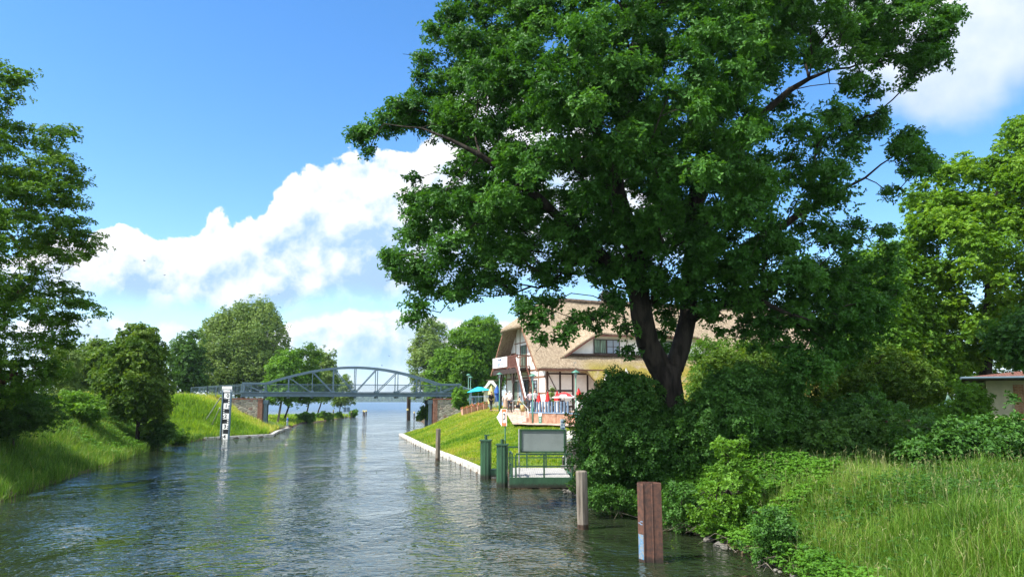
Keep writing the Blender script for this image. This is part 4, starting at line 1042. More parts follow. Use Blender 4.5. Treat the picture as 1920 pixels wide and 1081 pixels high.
# walls
AW, BWL = 1.0, 0.6
mb = MB(); mb.box(((AW+LEN-1)/2, BWL+0.15, 2.1), (LEN-1-AW, 0.3, 4.4)); mb.box(((AW+LEN-1)/2, WH-BWL-0.15, 2.1), (LEN-1-AW, 0.3, 4.4))
mb.build('side_wall', M_['white'], hs)
def gz(b): return min(zr(min(b, WH-b))-0.45, HZ+0.2)
bs = [BWL, 1.5, 2.5, 3.5, 4.5, 5.5, 7.2, 8.2, 9.2, 10.2, 11.2, WH-BWL]
poly = [(BWL+0.31, -0.1)]+[(b, gz(b)) for b in bs if b > 0.9 and b < WH-0.9]+[(WH-BWL-0.31, -0.1)]
poly = [(BWL+0.003, -0.1), (BWL+0.003, 4.2)]+[(b, gz(b)) for b in bs[1:-1]]+[(WH-BWL, 4.2), (WH-BWL, -0.1)]
V = [(AW, b, z) for b, z in poly]+[(AW+0.3, b, z) for b, z in poly]; n = len(poly)
F = [tuple(range(n-1, -1, -1)), tuple(range(n, 2*n))]+[(i, (i+1) % n, (i+1) % n+n, i+n) for i in range(n)]
mesh_from('gable_wall', V, F, M_['white'], hs)
tm = MB(); e = 0.012
for b in (BWL+0.10, 2.6, 5.0, 7.4, 9.8, WH-BWL-0.1): tm.box((AW-e, b, 2.0), (0.05, 0.16, 4.2))
for b in (2.7, 4.3, 5.8, 7.7, 9.0, 10.6): tm.box((AW-e-.002, b, (4.0+gz(b))/2), (0.05, 0.11, gz(b)-4.1))
for z in (3.05, 3.75): tm.box((AW-e-.006, WH/2, z), (0.05, WH-1.3, 0.16))
tm.box((AW-e-.006, 1.7, 1.55), (0.05, 2.1, 0.14))
tm.box((AW-e-.004, WH/2, 5.2), (0.05, WH-4.4, 0.10)); tm.box((AW-e-.004, WH/2, 6.6), (0.05, WH-6.6, 0.10)); tm.box((AW-e-.008, WH/2, 0.2), (0.05, WH-1.4, 0.2))
tm.build('gable_timber', M_['beam'], hs)
tm = MB(); b = BWL-0.012
for a in (AW+0.1, 2.35, 3.62, 5.12, 6.3, 8.0, 10.0, 12.5, 15, 18, 21, 25, 29): tm.box((a, b, 2.1), (0.17, 0.05, 4.2))
for z in (3.95, 1.75, 0.32): tm.box((AW+1.35, b-.003, z), (2.7, 0.05, 0.17)); tm.box(((5.1+LEN-2)/2, b-.003, z), (LEN-2-5.1, 0.05, 0.17))
tm.box(((AW+5.3)/2, b-.004, 3.30), (5.3-AW, 0.05, 0.14))
tm.bar((AW+0.2, b-.006, 3.2), (AW+0.95, b-.006, 1.85), 0.05, 0.14, up=(0, 1, 0))
tm.build('side_timber', M_['darkwood'], hs)
MB().box((3.0, -0.15, 3.62), (6.4, 1.1, 0.10)).build('eave_soffit', M_['redwood'], hs)
# soffit boards run up under the gable overhang
for sgn in (0, 1):
    V = []
    for b in (-0.1, 3.9):
        z = zr(b)-0.50
        for a in (-0.3, AW+0.0): V.append((a, b if sgn == 0 else WH-b, z))
    mesh_from('verge_soffit', V, [(0, 1, 3, 2)], M_['beige'], hs)
    mb = MB(); q = (lambda b: b) if sgn == 0 else (lambda b: WH-b)
    mb.bar((-0.36, q(-0.55), zr(-0.55)-0.30), (-0.36, q(3.7), zr(3.7)-0.30), 0.06, 0.20); mb.build('verge_board', M_['beam'], hs)
door = MB(); door.box((4.37, b+0.02, 1.55), (1.3, 0.06, 2.7)); dd = door.build('door', M_['darkwood'], hs)
window('door_window', 3.85, 4.9, 0.9, 2.3, b-0.02, hs, 1, 1, 'darkwood', 'glass'); window('door_window', 3.85, 4.9, 2.5, 3.1, b-0.02, hs, 2, 1, 'darkwood', 'glass')
MB().box((4.37, b-0.04, 2.4), (1.25, 0.08, 0.07)).build('door_transom', M_['whitepaint'], hs)
for i, (a, z, w_, h_, mt) in enumerate([(1.85, 2.55, 0.26, 0.32, 'haird'), (2.75, 2.45, 0.28, 0.42, 'blue'), (3.12, 2.18, 0.36, 0.3, 'red'), (1.35, 2.6, 0.2, 0.2, 'yellow'), (3.4, 2.5, 0.16, 0.22, 'grey')]):
    if i == 0: pg = [(-.5, .5), (.5, .5), (.5, -.05), (.25, -.38), (0, -.5), (-.25, -.38), (-.5, -.05)]
    elif i in (2, 3): pg = [(.5*math.cos(k*math.pi/6), .5*math.sin(k*math.pi/6)) for k in range(12)]
    else: pg = [(-.5, -.5), (.5, -.5), (.5, .5), (-.5, .5)]
    o = MB().prism([(a+x*w_, z+y*h_) for x, y in pg], b-0.035, b-0.015).build('wall_plaque', M_[mt], hs)
    if i in (0, 1, 2): MB().prism([(a+x*w_*.6, z+y*h_*.5) for x, y in pg], b-0.041, b-0.036).build('plaque_centre', M_['whitepaint'], o)
window('window', 5.9, 7.4, 4.02, 6.3, AW-0.03, hs, 3, 1, 'darkwood', 'curtain', face='a')
window('window', 9.1, 10.3, 4.02, 5.7, AW-0.03, hs, 2, 2, 'beam', 'glass', face='a')
window('window', 8.5, 9.5, 0.5, 2.8, AW-0.03, hs, 2, 3, 'darkwood', 'curtain', face='a'); window('gable_door', 6.3, 8.1, 0.1, 2.9, AW-0.03, hs, 2, 1, 'darkwood', 'glassb', face='a'); window('gable_door', 5.2, 6.2, 0.1, 2.9, AW-0.03, hs, 1, 1, 'darkwood', 'glass', face='a')
window('window', 2.9, 4.6, 0.9, 2.8, AW-0.03, hs, 3, 5, 'darkwood', 'glassb', face='a')
# balcony
BB0, BB1, BA = 4.8, 12.4, -0.35; BZ = 4.0
bal = MB(); bal.box(((BA+AW)/2-0.02, (BB0+BB1)/2, BZ-0.12), (AW-BA, BB1-BB0, 0.2)); bal.box((BA+0.05, (BB0+BB1)/2, BZ-0.36), (0.18, BB1-BB0, 0.28)); bal = bal.build('balcony', M_['darkwood'], hs)
mb = MB()
for z in (BZ+1.2, BZ+0.12): mb.box((BA, (BB0+BB1)/2, z), (0.08, BB1-BB0, 0.09)); mb.box(((BA+AW)/2, BB0, z), (AW-BA-.1, 0.08, 0.09))
y = BB0+0.2
while y < BB1: mb.box((BA, y, BZ+0.66), (0.04, 0.13, 1.0)); y += 0.27
x = BA+0.2
while x < AW: mb.box((x, BB0, BZ+0.66), (0.05, 0.04, 1.0)); x += 0.2
mb.build('balustrade', M_['redwood'], bal)
for y in (BB0+0.05, 7.6, BB1-0.1): MB().box((BA, y, BZ+0.6), (0.13, 0.13, 1.4)).build('balcony_post', M_['redwood'], bal)
for y in (6.2, 10.2):
    MB().box((BA+0.1, y, 1.8), (0.18, 0.18, 3.5)).build('support_post', M_['darkwood'], bal)
    MB().bar((BA+0.1, y, 2.3), (BA+0.1, y+0.9, 3.5), 0.1, 0.1).bar((BA+0.1, y, 2.3), (BA+0.1, y-0.9, 3.5), 0.1, 0.1).build('support_brace', M_['darkwood'], bal)
sgn = MB().box((BA-0.08, 9.95, BZ+0.72), (0.06, 4.7, 1.02)).build('inn_sign', M_['whitepaint'], bal)
MT = Matrix.Translation((BA-0.118, 9.9, BZ+1.0)) @ Matrix.Rotation(R(-90), 4, 'Z') @ RX
navy = pmat('navy_lettering', (0.02, 0.05, 0.16), 0.6)
text_obj('lettering', 'Am Bad', 0.34, navy, MT, bal, bold=0.02)
MT = Matrix.Translation((BA-0.118, 9.9, BZ+0.55)) @ Matrix.Rotation(R(-90), 4, 'Z') @ RX
text_obj('lettering', 'Yoar Fry', 0.62, M_['bluepaint'], MT, bal, bold=0.012)
# outside stair
st = MB(); s0 = Vector((0.1, 4.7, BZ-0.05)); s1 = Vector((-0.2, 1.3, 0.1))
for dx in (-0.5, 0.5): st.bar(s0+Vector((dx, 0, 0)), s1+Vector((dx, 0, 0)), 0.07, 0.34)
sto = st.build('outside_stair', M_['redwood'], hs)
mb = MB()
for k in range(14): q = s0+(s1-s0)*(k+0.5)/14; mb.box(q, (0.95, 0.24, 0.04))
mb.build('tread', M_['darkwood'], sto)
mb = MB(); mb.bar(s0+Vector((-0.56, 0, 1.0)), s1+Vector((-0.56, 0, 1.0)), 0.10, 0.09); mb.build('handrail', M_['whitecloth'], sto)
mb = MB()
for k in range(8): q = s0+(s1-s0)*(k+0.5)/8; mb.bar(q+Vector((-0.56, 0, 0.1)), q+Vector((-0.56, 0, 0.97)), 0.05, 0.30)
mb.build('balusters', M_['redwood'], sto)
for q in range(3):
    mb = MB(); a = 3.3; z = [8.9, 6.3, 4.0][q]; bb = (z-EZ)/SL-0.6; mb.tube([(a, bb-0.05, z), (a, bb-0.35, z+0.28)], 0.03, 6); mb.bar((a-0.15, bb-0.35, z+0.28), (a+0.15, bb-0.35, z+0.28), 0.08, 0.06); mb.build('roof_hook', M_['galv'], hs)

# ------------------------------------------------------------------ terrace
TZ = 2.85
def sheet_prism(poly, z0, z1):
    n = len(poly); V = [(x, y, z0) for x, y in poly]+[(x, y, z1) for x, y in poly]
    F = [tuple(range(n-1, -1, -1)), tuple(range(n, 2*n))]+[(i, (i+1) % n, (i+1) % n+n, i+n) for i in range(n)]
    return V, F
A_ = P(995, 770, 56); B_ = P(1080, 775, 50.5); wd = Vector((B_.x-A_.x, B_.y-A_.y, 0)).normalized(); wn = Vector((-wd.y, wd.x, 0))
if wn.y < 0: wn = -wn
B2 = Vector((A_.x, A_.y, 0))+wd*9.5
ter = [(A_.x+wn.x*.1, A_.y+wn.y*.1), (B2.x+wn.x*.1, B2.y+wn.y*.1), (B2.x+6, B2.y+6), (22, 73), (4, 69.5), (-1.2, 80), (-3.2, 80), (-0.6, 66.5), (A_.x-0.2, 61)]
V, F = sheet_prism(ter, 1.8, TZ); tag(mesh_from('terrace', V, F, M_['paving']), 'paved terrace of the inn', kind='structure')
# wall, coping, fence
rotw = math.atan2(wd.y, wd.x)
bwall = thing('brick_wall', 'low orange brick wall carrying the blue fence in front of the terrace', 'wall', (A_.x, A_.y, 1.7), rotw)
MB().box((4.75, 0, 0.52), (9.5, 0.26, 1.26)).build('brickwork', M_['brick'], bwall)
for x in (0.16, 1.9, 3.7, 5.5): MB().box((x, -0.01, 0.52), (0.34, 0.32, 1.24)).build('brick_pier', M_['brick'], bwall)
MB().box((4.75, 0, 1.18), (9.6, 0.34, 0.07)).build('coping', M_['bluepaint'], bwall)
fz = 1.7+1.22
tf = thing('terrace_fence', 'row of blue-grey fence posts standing on the low brick wall', 'fence', (A_.x, A_.y, fz), rotw)
for k in range(13): MB().box((0.15+k*0.42, 0, 0.38), (0.10, 0.10, 0.76)).build('post', M_['bluepaint'], tf)
wsg = thing('wall_sign', 'green notice with white top fixed to the brick wall', 'sign', (A_.x, A_.y, 1.7), rotw)
MB().box((1.75, -0.195, 0.62), (0.40, 0.03, 0.62)).build('green_panel', M_['greenlt'], wsg); MB().box((1.75, -0.195, 1.05), (0.40, 0.03, 0.22)).build('white_panel', M_['whitepaint'], wsg)
text_obj('lettering', 'WC', 0.12, M_['greenlt'], Matrix.Translation((1.75, -0.213, 1.05)) @ RX, wsg) if False else None
mb = MB()
for z in (0.80, 0.70, 0.60): mb.box((1.75, -0.212, z), (0.26, 0.006, 0.022))
mb.build('printed_lines', M_['whitepaint'], wsg)
# steps and ramp path
stp = thing('brick_steps', 'short flight of dark red brick steps at the left end of the brick wall', 'steps', (A_.x, A_.y, 1.7), rotw)
for k in range(4): MB().box((-0.66, 0.1+k*0.32, 0.38+k*0.15), (1.0, 0.32, 0.15+k*0.3)).build('step', M_['brickdark'], stp)
def path_strip(pts, w_, name, mat):
    V = []; F = []; c = []
    for i in range(len(pts)-1):
        for k in range(12): c.append(Vector(pts[i])+(Vector(pts[i+1])-Vector(pts[i]))*k/12)
    c.append(Vector(pts[-1]))
    for i, q in enumerate(c):
        d = (c[min(i+1, len(c)-1)]-c[max(i-1, 0)]).normalized(); nn = Vector((-d.y, d.x))
        for s in range(5): r = q+nn*w_*(s/4-0.5); V.append((r.x, r.y, max(h1(r.x, r.y), h1(q.x, q.y))+0.07))
    for i in range(len(c)-1):
        for s in range(4): k = i*5+s; F.append((k, k+1, k+6, k+5))
    o = mesh_from(name, V, F, mat, smooth=True); tag(o, 'paved path along the terrace', kind='structure')
p0 = P(955, 770, 70); p1 = P(972, 775, 62); p2 = P(985, 780, 56.5); p3 = P(1010, 790, 54.0); p4 = P(1088, 797, 48.8)
path_strip([(p0.x, p0.y), (p1.x, p1.y), (p2.x-0.1, p2.y-0.4), (p3.x, p3.y-0.2), (p4.x, p4.y)], 1.7, 'path', M_['paving'])

# ------------------------------------------------------------------ small building at the right edge
bl = P(1853, 770, 40); zb = h1(bl.x+1, 41)
hb = thing('garden_building', 'small beige building with red tiled hip roof at the right edge of the photo', 'building', (bl.x, 40, zb), R(-30))
EH = P(1815, 711, 39).z-zb
MB().box((4.5, 2.7, EH/2-0.3), (9, 5.4, EH+0.6)).build('wall', M_['beige'], hb)
MB().box((1.42, -0.006, EH/2-0.35), (0.46, 0.06, EH+0.2)).build('brick_pillar', M_['brick'], hb)
window('window', 1.68, 3.2, 0.9, EH-0.5, -0.02, hb, 2, 1, 'redwood', 'glass')
o_ = 1.05; V = [(-o_, -o_, EH), (9+o_, -o_, EH), (9+o_, 5.4+o_, EH), (-o_, 5.4+o_, EH), (2.7, 2.7, EH+0.5), (6.3, 2.7, EH+0.5)]
mesh_from('roof', [(x, y, z+0.13) for x, y, z in V], [(0, 1, 5, 4), (1, 2, 5), (2, 3, 4, 5), (3, 0, 4)], M_['tile'], hb)
mb = MB(); mb.box((4.5, 2.7, EH+0.03), (9+2*o_-.06, 5.4+2*o_-.06, 0.14)); mb.build('eaves', M_['darkwood'], hb)
mb = MB(); mb.tube([(-o_-0.05, -o_-0.06, EH+0.09), (9+o_, -o_-0.06, EH+0.09)], 0.07, 8); mb.tube([(-o_-0.06, -o_-0.05, EH+0.09), (-o_-0.06, 5.4+o_, EH+0.09)], 0.07, 8); mb.build('gutter', M_['steel'], hb)
# brown rail fence in the garden
fr0 = P(1490, 789, 26.0); fr1 = P(1705, 790, 26.0); t = thing('garden_fence', 'brown timber fence whose top rail shows above the ivy hedge', 'fence', (fr0.x, 26, fr0.z-1.3))
L_ = fr1.x-fr0.x
MB().box((L_/2, 0, 1.3), (L_, 0.09, 0.09)).build('rail', M_['redwood'], t); MB().box((L_/2, 0.01, 0.7), (L_, 0.05, 0.09)).build('rail', M_['redwood'], t)
for k in range(3): MB().box((0.05+k*(L_-0.1)/2, 0.02, 0.5), (0.12, 0.12, 1.7)).build('post', M_['redwood'], t)
# ------------------------------------------------------------------ the big oak
def PX(u, v, Y): return tuple(P(u, v, Y))
OAK = [(653, 262), (672, 236), (700, 232), (711, 190), (742, 180), (766, 170), (778, 92), (796, 47), (812, 30), (836, 0), (860, -60), (960, -180), (1150, -260), (1400, -260), (1600, -170), (1700, -70),
       (1765, -10), (1800, 22), (1793, 60), (1778, 125), (1740, 165), (1703, 175), (1665, 115), (1648, 150), (1662, 200), (1705, 225), (1732, 262), (1756, 315), (1745, 345), (1695, 350), (1668, 400),
       (1690, 470), (1700, 540), (1665, 600), (1640, 680), (1560, 700), (1530, 650), (1450, 640), (1390, 615), (1310, 600), (1230, 560), (1160, 545), (1090, 545), (1030, 560), (970, 562), (924, 548), (877, 575), (835, 565),
       (794, 606), (766, 590), (765, 560), (724, 508), (716, 478), (752, 430), (752, 414), (735, 392), (764, 330), (780, 300), (790, 262), (775, 246), (752, 262), (677, 302)]
oc = poly_clumps(OAK, 27, 6.6, 960, 0.80, 41, rz=0.72, sparse=[(830, 300, 42, 0.9), (1560, 300, 130, 0.72), (1560, 130, 80, 0.6), (1480, 180, 90, 0.5), (1400, 470, 50, 0.7), (1650, 400, 90, 0.6), (1480, 420, 90, 0.5), (1240, 120, 70, 0.4), (1130, 40, 60, 0.4), (1630, 505, 35, 0.9), (960, 300, 60, 0.4), (1120, 440, 40, 0.5), (1290, 270, 60, 0.35), (1000, 90, 40, 0.4)])
def spray(pts, r=0.5, rz=0.8, w_=1.0):
    return [(*P(u, v, Y), r*k, r*k, r*k*rz, w_) for (u, v, Y, k) in pts]
ox = spray([(985, 585, 24.4, 1), (1000, 610, 24.4, .9), (1015, 595, 24.4, .8), (1018, 640, 24.4, .7), (1030, 570, 25.4, 1.2), (990, 570, 24.9, 1), (1064, 622, 24.4, 1), (1080, 600, 24.4, .9), (1050, 640, 24.4, .6), (1105, 600, 25.4, 1), (1135, 590, 25.4, .9), (1120, 620, 25.4, .5),
            (1160, 575, 25.4, 1.2), (1175, 620, 26.4, 1), (1180, 660, 26.4, .8), (1150, 560, 25.4, 1), (1250, 590, 29.4, 1.2), (1240, 630, 29.4, 1), (1262, 610, 30.4, 1), (1225, 570, 28.4, 1.3), (1240, 660, 31.4, 0.9), (1265, 560, 29.4, 1.4),
            (1335, 600, 27.4, 1), (1350, 625, 27.4, .7), (1395, 625, 27.4, 1), (1430, 630, 26.4, 1), (1410, 655, 26.4, .7), (1460, 650, 26.4, 1.2), (1490, 660, 26.4, 1.4),
            (668, 255, 26.4, .9), (690, 250, 26.4, 1.2), (690, 285, 26.4, .7), (715, 225, 26.4, 1), (745, 205, 26.4, 1.2), (768, 600, 25.4, .9), (790, 590, 25.4, .8), (780, 575, 25.4, 1), (730, 480, 25.4, .9), (740, 500, 25.4, 1), (850, 560, 25.4, .8),
            (1790, 30, 27.4, .9), (1770, 60, 27.4, 1.1), (1760, 100, 27.4, 1), (1700, 160, 27.4, .8), (1715, 140, 27.4, 1), (1740, 300, 28.4, 1), (1735, 320, 28.4, 1), (1500, 690, 25.4, 1.6), (1540, 700, 25.4, 1.6), (1480, 720, 25.4, 1.2)], 0.56)
ox = [c for c in ox]
zt = h1(6.0, 28.3)
oak_tr = [[(PX(1256, 800, 28.0)[:2]+(zt-0.3,), 0.62), (PX(1262, 790, 28.0), 0.50), (PX(1256, 735, 28.0), 0.50), (PX(1250, 705, 28.0), 0.52)],
          ['from', (PX(1250, 712, 28.0), .40), (PX(1238, 690, 28.0), 0.44), (PX(1215, 645, 27.8), 0.42), (PX(1203, 590, 27.6), 0.41), (PX(1195, 530, 27.4), 0.38), (PX(1180, 440, 27.0), 0.30), (PX(1155, 330, 26.5), 0.24), (PX(1110, 215, 26.0), 0.17), (PX(1000, 135, 25.5), 0.05), (PX(930, 120, 25), 0.02)],
          ['from', (PX(1252, 715, 28.0), .3), (PX(1264, 690, 28.1), 0.36), (PX(1277, 650, 28.2), 0.36), (PX(1290, 595, 28.4), 0.33), (PX(1293, 530, 28.6), 0.31), (PX(1292, 430, 28.8), 0.27), (PX(1310, 320, 29.0), 0.22), (PX(1325, 180, 29.0), 0.16), (PX(1340, 30, 29.0), 0.10), (PX(1345, -100, 29.0), 0.06)],
          ['from', (PX(1196, 545, 27.4), .2), (PX(1130, 480, 26.0), 0.20), (PX(1010, 370, 24.5), 0.14), (PX(900, 290, 24.0), 0.10), (PX(845, 262, 24), 0.06), (PX(790, 240, 24.3), 0.03), (PX(720, 232, 25), 0.015)],
          ['from', (PX(1294, 560, 28.5), .2), (PX(1380, 480, 28.0), 0.18), (PX(1500, 400, 28.0), 0.13), (PX(1590, 350, 28.0), 0.06), (PX(1680, 290, 28.0), 0.02)],
          ['from', (PX(1292, 420, 28.8), .2), (PX(1370, 250, 27.5), 0.17), (PX(1480, 170, 27.0), 0.12), (PX(1560, 130, 27.0), 0.05), (PX(1680, 110, 27.5), 0.02)],
          ['from', (PX(1292, 600, 28.5), .2), (PX(1330, 575, 27.5), 0.15), (PX(1420, 560, 26.0), 0.10), (PX(1520, 600, 25.0), 0.03)],
          ['from', (PX(1155, 335, 26.5), .2), (PX(1180, 180, 26.5), 0.17), (PX(1200, 20, 27.0), 0.11), (PX(1190, -120, 27.0), 0.07)]]
make_tree('oak_tree', 'huge twin-stemmed oak with dark lobed leaves leaning over the canal', 'tree', oak_tr, oc, 640000, 0.14, 0.082, 'oak', 'bark', 42, twig=2, extra=ox, rmax=0.16,
          k=6, droop=0.05, up=0.7, shell=0.6, tintclump=0.5, wig=0.2, jitter=0.7)

# ------------------------------------------------------------------ left bank trees
ALD = [(-330, 60), (-100, 40), (10, 118), (52, 135), (55, 155), (40, 175), (76, 182), (72, 205), (140, 232), (138, 255), (120, 280), (150, 320), (168, 340), (165, 375), (155, 400), (180, 445), (185, 478), (150, 500), (140, 540), (195, 570), (203, 600), (180, 612), (150, 600),
       (135, 640), (130, 690), (90, 740), (20, 770), (-330, 780)]
ac = poly_clumps(ALD, 33, 6.0, 780, 1.0, 51, rz=0.30, edge=0.25, mind=0.45, sparse=[(110, 210, 34, .9), (60, 300, 44, .65), (20, 490, 44, .8), (120, 500, 44, .7), (90, 400, 36, .7), (30, 200, 34, .7), (150, 290, 25, .8), (90, 560, 30, .6), (30, 620, 30, .6)])
ax_ = spray([(185, 590, 32, 1), (170, 575, 32, 1), (150, 565, 32, 1), (170, 460, 33, 1), (150, 350, 33, 1), (130, 240, 33, .9), (60, 140, 33, .9), (40, 150, 33, 1), (160, 480, 33, 1), (95, 250, 33, 1)], 0.7, 0.25)
zt = h1(-24.3, 33.5)
make_tree('alder_tree', 'tall alder with layered sprays of leaves at the left edge of the photo', 'tree',
          [[(PX(-35, 780, 33.5)[:2]+(zt-0.2,), 0.45), (PX(-20, 700, 33.5), 0.38), (PX(-30, 560, 33.5), 0.32), (PX(-40, 400, 33.5), 0.26), (PX(-50, 250, 33.5), 0.18), (PX(-60, 110, 33.5), 0.09)],
           ['from', (PX(-22, 725, 33.5), .2), (PX(5, 712, 32), 0.2), (PX(28, 700, 31.5), 0.12)]],
          ac, 290000, 0.125, 0.085, 'alder', 'bark_red', 52, twig=0, extra=ax_, rmax=0.10, lift=0.05, k=6, up=1.0, shell=0.6, tintclump=0.5, jitter=0.5)
def px_tree(name, label, cat, base, poly, thick, n, r, nl, L, W, leaf, bark, seed, tr, depth, shoots=0.15, **kw):
    n = int(n*1.9); nl = int(nl*1.5)
    cl = poly_clumps(poly, depth, thick, n, r, seed, rz=kw.pop('rz', 0.8), edge=kw.pop('edge', 0.5), mind=kw.pop('mind', 0.6), sparse=kw.pop('sparse', ()))
    b = P(base[0], base[1], depth); zg = h1(b.x, depth)
    rr_ = random.Random(seed)
    for c in list(cl):
        if rr_.random() < shoots:
            a = rr_.uniform(0, 6.28); q = c[3]*rr_.uniform(0.9, 1.5); cl.append((c[0]+q*math.cos(a)*.9, c[1]+q*math.sin(a)*.9, c[2]+q*rr_.uniform(0.1, 0.9), c[3]*.42, c[3]*.42, c[3]*.5, 1.0))
    trunks = [[((b.x, depth, zg-0.15), tr)]+[(PX(u, v, depth), tr*f) for u, v, f in kw.pop('stem')]]
    return make_tree(name, label, cat, trunks, cl, nl, L, W, leaf, bark, seed+1, **kw)
px_tree('maple_tree', 'bushy maple with olive-tipped foliage on the left bank before the mound', 'tree', (262, 790),
        [(172, 720), (190, 690), (205, 655), (228, 625), (240, 608), (270, 606), (282, 618), (300, 612), (298, 640), (312, 650), (316, 690), (322, 740), (318, 780), (300, 800), (280, 815), (250, 800), (225, 785), (200, 765), (185, 745)],
        3.2, 85, 0.85, 42000, 0.17, 0.14, 'maple', 'bark', 61, 0.16, 58, stem=[(262, 740, .8), (262, 660, .4)], k=5, up=0.5, shell=0.5, rmax=0.06)
px_tree('round_tree', 'dense round-crowned tree behind the maple, beyond the left road', 'tree', (176, 752),
        [(135, 700), (142, 660), (165, 640), (190, 634), (212, 640), (235, 660), (245, 700), (240, 740), (200, 750), (150, 748), (133, 730)],
        4, 45, 1.5, 14000, 0.30, 0.24, 'maple', 'bark', 63, 0.2, 92, stem=[(178, 700, .7)], k=5, group=None)
px_tree('elm_tree', 'dark narrow-leaved tree standing left of the big birch', 'tree', (342, 742),
        [(308, 700), (312, 650), (330, 630), (352, 618), (372, 622), (385, 650), (390, 700), (385, 735), (330, 738), (310, 730)],
        4, 45, 1.3, 13000, 0.30, 0.2, 'dark', 'bark', 65, 0.2, 112, stem=[(345, 680, .6)], k=5)
px_tree('weeping_birch', 'large pale green birch with drooping twigs behind the left end of the bridge', 'tree', (450, 742),
        [(335, 735), (340, 700), (360, 665), (372, 620), (395, 590), (425, 575), (450, 562), (470, 568), (490, 560), (515, 570), (525, 595), (538, 618), (545, 650), (535, 690), (530, 735), (430, 738)],
        6, 190, 1.5, 85000, 0.28, 0.15, 'birch', 'bark_birch', 67, 0.3, 122, stem=[(448, 690, .8), (450, 620, .5), (455, 580, .25)], k=5, droop=0.9, up=0.2, rz=1.15, hang=0.8, rmax=0.1)
px_tree('willow_sapling', 'pale feathery willow between the alder and the maple', 'tree', (118, 770),
        [(85, 760), (90, 700), (105, 655), (125, 640), (148, 660), (150, 700), (140, 750), (120, 765)],
        1.8, 40, 0.8, 12000, 0.20, 0.07, 'birch', 'bark', 69, 0.08, 60, stem=[(118, 700, .5)], k=5, up=0.6)
# trees on the spit beyond the bridge
SP = [('spit_tree', 'leaning multi-stemmed tree nearest the left abutment on the spit', (520, 793), [(498, 740), (500, 690), (515, 665), (540, 655), (565, 660), (572, 700), (565, 745), (545, 765), (515, 760), (503, 765)], 108, [(528, 750, .8), (535, 700, .5)], 'bright'),
      ('spit_tree', 'second spit tree along from the abutment, with a dark stem', (532, 785), [(530, 740), (535, 690), (555, 655), (585, 640), (605, 660), (608, 720), (595, 760), (560, 768), (535, 760)], 128, [(545, 750, .8), (565, 690, .5)], 'alder'),
      ('spit_tree', 'spit tree with a slanting trunk under the middle panels of the bridge', (573, 779), [(560, 735), (570, 690), (590, 655), (615, 655), (632, 670), (628, 720), (612, 752), (580, 755)], 148, [(580, 752, .8), (595, 700, .5)], 'birch'),
      ('spit_tree', 'paired-trunk spit tree just left of the small birch', (594, 780), [(590, 740), (598, 700), (612, 670), (630, 680), (636, 720), (625, 750), (600, 755)], 160, [(602, 755, .8), (608, 720, .5)], 'alder')]
for i, (nm, lb, base, poly, Y, st, lf) in enumerate(SP):
    px_tree(nm, lb, 'tree', base, poly, 4, 36, 1.4, 10000, 0.32, 0.2, lf, 'bark_pale' if i == 0 else 'bark', 70+2*i, 0.17, Y, stem=st, k=5, group='trees on the spit beyond the bridge')
px_tree('spit_tree', 'small isolated birch at the tip of the spit, under the arch', 'tree', (635, 777),
        [(622, 760), (620, 740), (640, 705), (648, 696), (658, 715), (664, 735), (666, 760), (650, 762), (640, 766)], 2.5, 30, 1.0, 7000, 0.30, 0.16, 'birch', 'bark', 81, 0.13, 168,
        stem=[(640, 755, .8), (648, 715, .4)], k=5, group='trees on the spit beyond the bridge')
# right bank beyond the bridge
px_tree('tall_birch', 'slender grey-green birch at the right end of the bridge arch', 'tree', (800, 775),
        [(765, 690), (762, 660), (778, 635), (790, 605), (812, 596), (830, 605), (845, 622), (850, 680), (840, 740), (815, 770), (790, 745), (775, 758), (770, 720)],
        4.5, 70, 1.5, 26000, 0.32, 0.18, 'birch', 'bark_birch', 83, 0.22, 150, stem=[(803, 700, .7), (812, 630, .4)], k=5, droop=0.5, rz=1.1, rmax=0.09)
px_tree('ash_tree', 'broad lime green tree between the bridge and the thatched gable', 'tree', (880, 762),
        [(800, 740), (798, 690), (815, 665), (835, 640), (848, 620), (880, 600), (905, 588), (930, 600), (942, 625), (940, 680), (935, 740), (900, 758), (850, 752), (815, 760)],
        5, 110, 1.4, 52000, 0.26, 0.17, 'bright', 'bark', 85, 0.28, 112, stem=[(880, 700, .7), (885, 640, .4)], k=5)
px_tree('back_tree', 'paler tree rising behind the lime green one, right of the slender birch', 'tree', (900, 762),
        [(835, 700), (850, 650), (880, 620), (930, 605), (960, 640), (965, 740), (900, 755), (840, 745)],
        5, 50, 2.0, 15000, 0.35, 0.2, 'birch', 'bark', 87, 0.3, 140, stem=[(900, 680, .7)], k=5)

